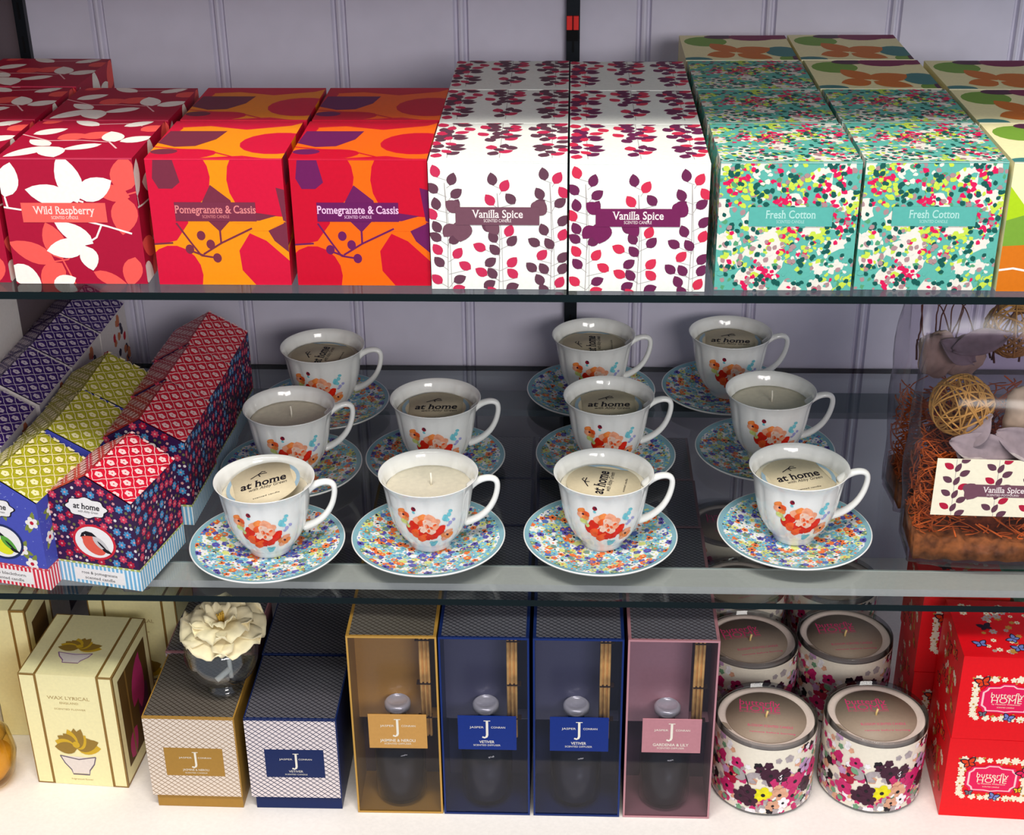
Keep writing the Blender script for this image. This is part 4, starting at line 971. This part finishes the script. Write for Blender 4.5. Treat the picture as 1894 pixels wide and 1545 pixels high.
# ------------------------------------------------------------------ red butterfly boxes
def make_red():
    w_, d, h = .0830, .0940, .0955; rd = M('scarlet_card', (226, 10, 22), .38, noise=.03); r = MB(); r.box(0, w_, 0, d, 0, h, rd)
    wf = M('bloom_ivory', (240, 228, 200), .45); gd = M('bloom_gold', (196, 140, 60), .45); ora = M('wing_orange', (222, 60, 10), .45); bk = M('wing_black', (40, 20, 40), .45); blu = M('wing_blue', (112, 124, 190), .45); ylw = M('wing_yellow', (236, 186, 20), .45); pk = M('label_rose', (226, 20, 84), .45); lp = M('label_edge_pink', (248, 196, 200), .45)
    F = faces_of(0, w_, 0, d, 0, h)
    def U(fr): o_, u, v = fr; return (o_, u.normalized(), v.normalized())
    f = U(F['f'])
    def bfly(fr, x, y, s, m, rot=.4):
        for sx in (-1, 1):
            for a_, L, W_ in ((.7, 1., .62), (-.6, .7, .5)):
                aa = rot+(a_ if sx > 0 else PI-a_); r.pr(fr, leaf(x, y, x+s*L*1.15*math.cos(aa), y+s*L*1.15*math.sin(aa), s*W_*1.2), bk, 4)
                r.pr(fr, leaf(x, y, x+s*L*.95*math.cos(aa), y+s*L*.95*math.sin(aa), s*W_*.8), m, 5)
        r.pr(fr, line(((x-s*.35*math.cos(rot+1.57), y-s*.35*math.sin(rot+1.57)), (x+s*.4*math.cos(rot+1.57), y+s*.4*math.sin(rot+1.57))), s*.12), bk, 6)
    rng = random.Random(6); cx, cy = .0430, .0480
    for i in range(30):
        t = i/30*4; k = int(t); q_ = t-k
        x, y = [(-.027+.060*q_, .0225), (.033, .0225-.045*q_), (.033-.060*q_, -.0225), (-.027, -.0225+.045*q_)][k]
        r.pr(f, flower(cx+x+rng.uniform(-.001, .001), cy+y+rng.uniform(-.001, .001), rng.uniform(.0030, .0050), rng.choice((5, 6, 8)), rng.random()*6, .4), wf, 2)
        r.pr(f, ell(cx+x+rng.uniform(-.006, .006), cy+y+rng.uniform(-.005, .005), .0012, n=6), gd, 3)
    for s_, m_, l_ in ((1.1, pk, 3), (1., lp, 7), (.92, pk, 8)):
        pts = [(cx+.002+s_*.0230*x, cy+s_*.0140*y) for x, y in ((-1, -.55), (-.85, -.75), (-.8, -1), (-.3, -1), (0, -1.08), (.3, -1), (.8, -1), (.85, -.75), (1, -.55), (1, .55), (.85, .75), (.8, .95), (.35, 1), (.2, 1.18), (-.2, 1.18), (-.35, 1), (-.8, .95), (-.85, .75), (-1, .55))]
        r.pr(f, pts, m_, l_)
    r.text(f, 'butterfly', cx+.002, cy+.0050, .0062, wf, 10, width=.030); r.text(f, 'HOME', cx+.002, cy-.0010, .0062, wf, 10, width=.028); r.text(f, 'by Matthew Williamson', cx+.002, cy-.0055, .0016, wf, 10, width=.026); r.text(f, 'SCENTED CANDLE', cx+.002, cy-.0092, .0014, wf, 10, width=.016)
    bfly(f, cx-.022, cy+.0185, .0085, ora, .3); bfly(f, cx+.006, cy-.0215, .0065, blu, -.3); bfly(f, cx+.028, cy-.012, .005, ylw, .2); bfly(f, cx+.031, cy+.010, .008, pk, .8); bfly(f, cx-.018, cy-.018, .0045, M('wing_grey', (110, 110, 120), .45), .1)
    for k, nx in (('t', w_), ('r', d), ('l', d)):
        fr = U(F[k]); H_ = d if k == 't' else h
        for i in range(46):
            x = rng.uniform(.012, nx-.012); y = rng.uniform(.008, H_-.010)
            if k == 't' and (x < .02 and y < .02): continue
            m_ = rng.choice([wf, wf, gd, M('bloom_ash', (176, 160, 160), .5)]) if k == 't' else rng.choice([gd, gd, wf, M('bloom_rust', (150, 60, 30), .5)])
            r.pr(fr, flower(x, y, rng.uniform(.0022, .0046), 6, rng.random()*6, .4), m_, 2); r.pr(fr, ell(x, y, .001, n=6), gd, 3)
        for i in range(5): bfly(fr, rng.uniform(.015, nx-.015), rng.uniform(.012, H_-.015), .008, rng.choice([ora, bk, blu]), rng.random())
    return r.build('butterfly_box')
redb = make_red(); RL = ['scarlet box with flower-framed label, front stack, lower one on the deck', 'scarlet box with flower-framed label, front stack, upper one', 'scarlet box in the stack behind, lower one', 'scarlet box in the stack behind, upper one']
for i, (x, y, z, rz) in enumerate(((.3690, .0225, 0, -.055), (.3696, .0220, .0960, -.045), (.3560, .1260, 0, -.06), (.3555, .1265, .0960, -.05))):
    o = redb if i == 0 else dup(redb); o.location = (x, y, ZB+.0003+z); o.rotation_euler = (0, 0, rz); tag(o, RL[i], 'box', 'scarlet boxes stacked on the bottom deck')
r = MB(); r.box(0, .09, 0, .09, 0, .185, M('sea_green_card', (52, 130, 104), .45)); F = faces_of(0, .09, 0, .09, 0, .185)
r.pr(F['t'], rect(.04, .04, .96, .96), M('sea_green_dark', (36, 104, 84), .45), 2); r.pr(F['f'], rect(.06, .1, .94, .9), M('sea_green_dark', (36, 104, 84), .45), 2)
tag(r.build('gift_carton', loc=(.4430, .1240, ZB+.0003)), 'green carton barely showing behind the scarlet stacks through the glass', 'carton')

# ------------------------------------------------------------------ potpourri bags
film = GLASS('bag_film', (236, 232, 238), .16, 1.38, bump=.3)
barkm = M('bark', (140, 84, 40), .85, noise=.55, nscale=110, bump=1.); fibm = M('orange_fibre', (214, 104, 36), .7, noise=.3, nscale=50); wickm = M('wicker_straw', (206, 156, 78), .6, noise=.2, nscale=80)
leafm = M('dry_leaf', (164, 152, 150), .7, noise=.18, nscale=90); podm = M('seed_pod', (208, 186, 156), .7, noise=.25, nscale=60, bump=.5); twigm = M('twig', (96, 50, 40), .7)
def bag_set(cx, cy, rz, seed, where, card, dark, big):
    rng = random.Random(seed); M4 = Matrix.Translation((cx, cy, ZS)) @ Matrix.Rotation(rz, 4, 'Z')
    W2, D2, H = .066, .036, (.235 if big else .205)
    def place(o): o.matrix_world = M4
    # film bag: soft box, pinched to a crimped fin at the top
    r = MB(); vs = []; nr, nc = 14, 40
    for i in range(nr+1):
        t = i/nr; z = .0012+t*(H+.012)
        pin = max(0, (t-.72)/.28); dd = D2*(1-pin**1.1)+.0016; ww = W2*(1+.03*math.sin(3*t))
        for k in range(nc):
            a = 2*PI*k/nc; c, s_ = math.cos(a), math.sin(a); pw = .28
            x = ww*math.copysign(abs(c)**pw, c); y = dd*math.copysign(abs(s_)**pw, s_)
            wob = .0016*math.sin(5*a+9*t+seed)+.0012*math.sin(11*a-14*t)
            vs.append((x+wob*c, y+wob*s_, z))
    fs = [(i*nc+k, i*nc+(k+1) % nc, (i+1)*nc+(k+1) % nc, (i+1)*nc+k) for i in range(nr) for k in range(nc)]+[tuple(reversed(range(nc)))]
    r.add(vs, fs, film, True); b = r.build('potpourri_bag'); place(b); tag(b, 'clear cellophane potpourri bag, '+where, 'bag', 'potpourri bags on the lower glass shelf')
    r = MB()   # bark slab
    nx = 16; vs = []
    for k in range(nx+1):
        x = -W2*.93+k*W2*1.86/nx
        for (y, z) in ((-D2*.86, .004), (-D2*.86, .026+.003*math.sin(k*2.3+seed)), (D2*.8, .030+.003*math.sin(k*1.4)), (D2*.8, .004)): vs.append((x, y+.0015*math.sin(k*2.1), z))
    fs = [(k*4+j, (k+1)*4+j, (k+1)*4+(j+1) % 4, k*4+(j+1) % 4) for k in range(nx) for j in range(4)]+[(0, 1, 2, 3), (nx*4+3, nx*4+2, nx*4+1, nx*4)]
    r.add(vs, fs, barkm, True); o = r.build('bark_slab'); place(o); tag(o, 'brown bark slab at the bottom inside the '+where, 'bark', 'bark in the potpourri bags')
    r = MB()   # fibres
    for k in range(560):
        x, y, z = rng.uniform(-.9, .9)*W2, rng.uniform(-.9, .8)*D2, .026+.092*rng.random()**1.2
        if k % 3 == 0: x = rng.choice((-1, 1))*rng.uniform(.72, .93)*W2
        L = rng.uniform(.016, .045); a = rng.random()*6.28; b_ = rng.uniform(-.9, .9); pts = []
        ca = rng.uniform(-2, 2)
        for j in range(6):
            t = j/5-.5; pts.append((max(-.93*W2, min(.93*W2, x+L*t*math.cos(a+ca*t))), max(-.9*D2, min(.85*D2, y+L*t*math.sin(a+ca*t)*.6)), max(.03, z+L*t*b_)))
        r.tube(pts, rng.uniform(.0004, .0009), fibm, 4, caps=False)
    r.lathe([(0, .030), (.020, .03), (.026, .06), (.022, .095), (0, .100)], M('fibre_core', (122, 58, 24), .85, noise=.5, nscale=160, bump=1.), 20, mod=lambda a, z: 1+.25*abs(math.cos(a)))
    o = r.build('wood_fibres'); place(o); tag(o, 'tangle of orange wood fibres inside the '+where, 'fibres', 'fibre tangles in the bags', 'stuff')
    # wicker balls
    def ball(x, y, z, R_, lab, n=26):
        r = MB()
        for k in range(n):
            ax = V((rng.gauss(0, 1), rng.gauss(0, 1), rng.gauss(0, 1))).normalized(); u = ax.orthogonal().normalized(); v = ax.cross(u); off = rng.uniform(-.45, .45)*R_; rr = math.sqrt(R_*R_-off*off)*rng.uniform(.96, 1.)
            pts = [ax*off+(u*math.cos(t)+v*math.sin(t))*rr for t in (2*PI*j/22 for j in range(23))]; r.tube(pts, rng.uniform(.0006, .0011), wickm, 5, caps=False)
        o = r.build('wicker_ball'); o.matrix_world = M4 @ Matrix.Translation((x, y, z)); tag(o, lab+', '+where, 'wicker ball', 'wicker balls in the potpourri bags')
    if not big: ball(-.030, -.004, .150, .0285, 'loose straw wicker ball inside the bag')
    else: ball(.034, .0, .182, .0270, 'loose straw wicker ball inside the bag')
    def dleaf(x, y, z, L, W_, rz_, tilt, curl, lab, cat='leaf', mm=leafm, nm='dried_leaf'):
        r = MB(); nu, nv = 14, 6; vs = []; ph = rng.random()*6
        for i in range(nu+1):
            u = i/nu
            for j in range(nv+1):
                v = j/nv*2-1; wd = W_*math.sin(PI*min(.97, u+.03))**.8
                vs.append((L*(u-.5), v*wd, curl*math.cos(PI*(u-.5))+.25*W_*v*v+.0015*math.sin(7*u+ph+4*v)))
        fs = [(i*(nv+1)+j, (i+1)*(nv+1)+j, (i+1)*(nv+1)+j+1, i*(nv+1)+j+1) for i in range(nu) for j in range(nv)]
        r.add(vs, fs, mm, True); o = r.build(nm); md = o.modifiers.new('thick', 'SOLIDIFY'); md.thickness = .0008
        o.matrix_world = M4 @ Matrix.Translation((x, y, z)) @ Matrix.Rotation(rz_, 4, 'Y') @ Matrix.Rotation(tilt, 4, 'X'); tag(o, lab+' '+where, cat, 'dried leaves in the potpourri bags')
    if not big:
        dleaf(-.010, -.027, .118, .066, .015, .25, 1.2, .006, 'long grey dried leaf above the card,'); dleaf(-.018, -.024, .136, .038, .011, -1.0, 1.1, .005, 'short curled grey dried leaf over the wicker ball,')
        dleaf(.022, -.026, .122, .056, .014, .5, 1.0, .005, 'crumpled grey dried leaf toward the photo edge,'); dleaf(-.026, -.025, .112, .030, .009, .9, 1.3, .004, 'small grey dried leaf near the fibres,')
    else:
        dleaf(.000, -.020, .178, .055, .012, -.3, 1.1, .006, 'grey dried leaf near the top,'); dleaf(-.020, -.015, .165, .040, .012, .6, 1.1, .005, 'grey dried leaf by the seed pod,')
    # seed pods: notched rounded lumps
    def pod(x, y, z, R_, lab):
        r = MB(); n, m_ = 18, 12; vs = []
        for i in range(m_+1):
            ph = PI*i/m_
            for k in range(n):
                a = 2*PI*k/n; q_ = R_*(1+.16*math.sin(3*a+seed)*math.sin(ph)+.1*math.sin(5*ph+a)); vs.append((q_*math.sin(ph)*math.cos(a), .6*q_*math.sin(ph)*math.sin(a), q_*math.cos(ph)*1.15))
        fs = [(i*n+k, (i+1)*n+k, (i+1)*n+(k+1) % n, i*n+(k+1) % n) for i in range(m_) for k in range(n)]; r.add(vs, fs, podm, True)
        o = r.build('seed_pod'); o.matrix_world = M4 @ Matrix.Translation((x, y, z)); tag(o, lab+', '+where, 'seed pod', 'seed pods in the potpourri bags')
    if not big: pod(.030, -.006, .148, .024, 'pale woody seed pod beside the wicker ball')
    else: pod(-.036, -.004, .158, .020, 'pale brown seed pod'); pod(-.008, .008, .150, .019, 'darker brown seed pod')
    if big:
        for k in range(13):
            r = MB(); x0 = rng.uniform(-.045, .04); pts = []; a = rng.uniform(-.6, .6)
            for j in range(14):
                t = j/13; pts.append((max(-.06, min(.06, x0+.02*math.sin(3.2*t*a+k)+a*.030*t)), rng.uniform(-.002, .002)+.006*math.cos(5*t+k)*(1-t), .150+.056*t+(.004*math.sin(9*t))))
            r.tube(subdiv(pts, 2), [.0011*(1-.5*i/27) for i in range(27)], twigm, 5); o = r.build('curly_twig'); place(o); tag(o, 'thin dark curly twig standing in the rear potpourri bag', 'twig', 'curly twigs in the rear potpourri bag')
    if card:
        r = MB(); cw, ch = .100, .0575; iv = M('ivory_card', (240, 232, 206), .5); r.box(0, cw, -.0008, 0, 0, ch, iv)
        bM = M('brown_leaf', (96, 58, 74), .5); rM = M('cherry_leaf', (176, 24, 58), .5); st = M('grey_stem', (168, 160, 158), .6); fr = (V((0, -.0008, 0)), V((1, 0, 0)), V((0, 0, 1))); cl = (0, 0, cw, ch)
        for sx in (.018, .055, .088):
            r.pr(fr, line(((sx, 0), (sx-.001, ch)), .0005), st, 1)
            for i in range(9):
                y = .002+i*.0068; sd = -1 if i % 2 else 1; m_ = bM if (i*7+int(sx*300)) % 3 else rM
                r.pr(fr, leaf(sx+sd*.003, y-.002, sx+sd*.0115, y+.0035, .0062), m_, 2, cl)
                if i % 2: r.pr(fr, leaf(sx-.001, y-.005, sx+.003, y+.004, .005), bM, 2, cl)
        r.pr(fr, rect(.034, .020, .086, .0325), M('brown_band', (112, 72, 86), .5), 4); r.pr(fr, blob(.033, .026, .010, random.Random(2), 12, .4), M('brown_band', (112, 72, 86), .5), 3)
        r.text(fr, 'Vanilla Spice', .061, .0275, .0058, M('soft_white', (238, 225, 222), .5), 6, width=.036, bold=.012); r.text(fr, 'SCENTED POTPOURRI', .061, .0222, .0021, M('soft_white', (238, 225, 222), .5), 6, width=.028)
        o = r.build('card', b); o.location = (-.0535, -D2-.0045, .058); o['label'] = 'ivory card with leaf print and brown name band'
bag_set(.3835, .0900, -.04, 3, 'front bag with the printed card', True, False, False)
bag_set(.3860, .1850, .02, 8, 'rear bag behind the carded one', False, True, True)
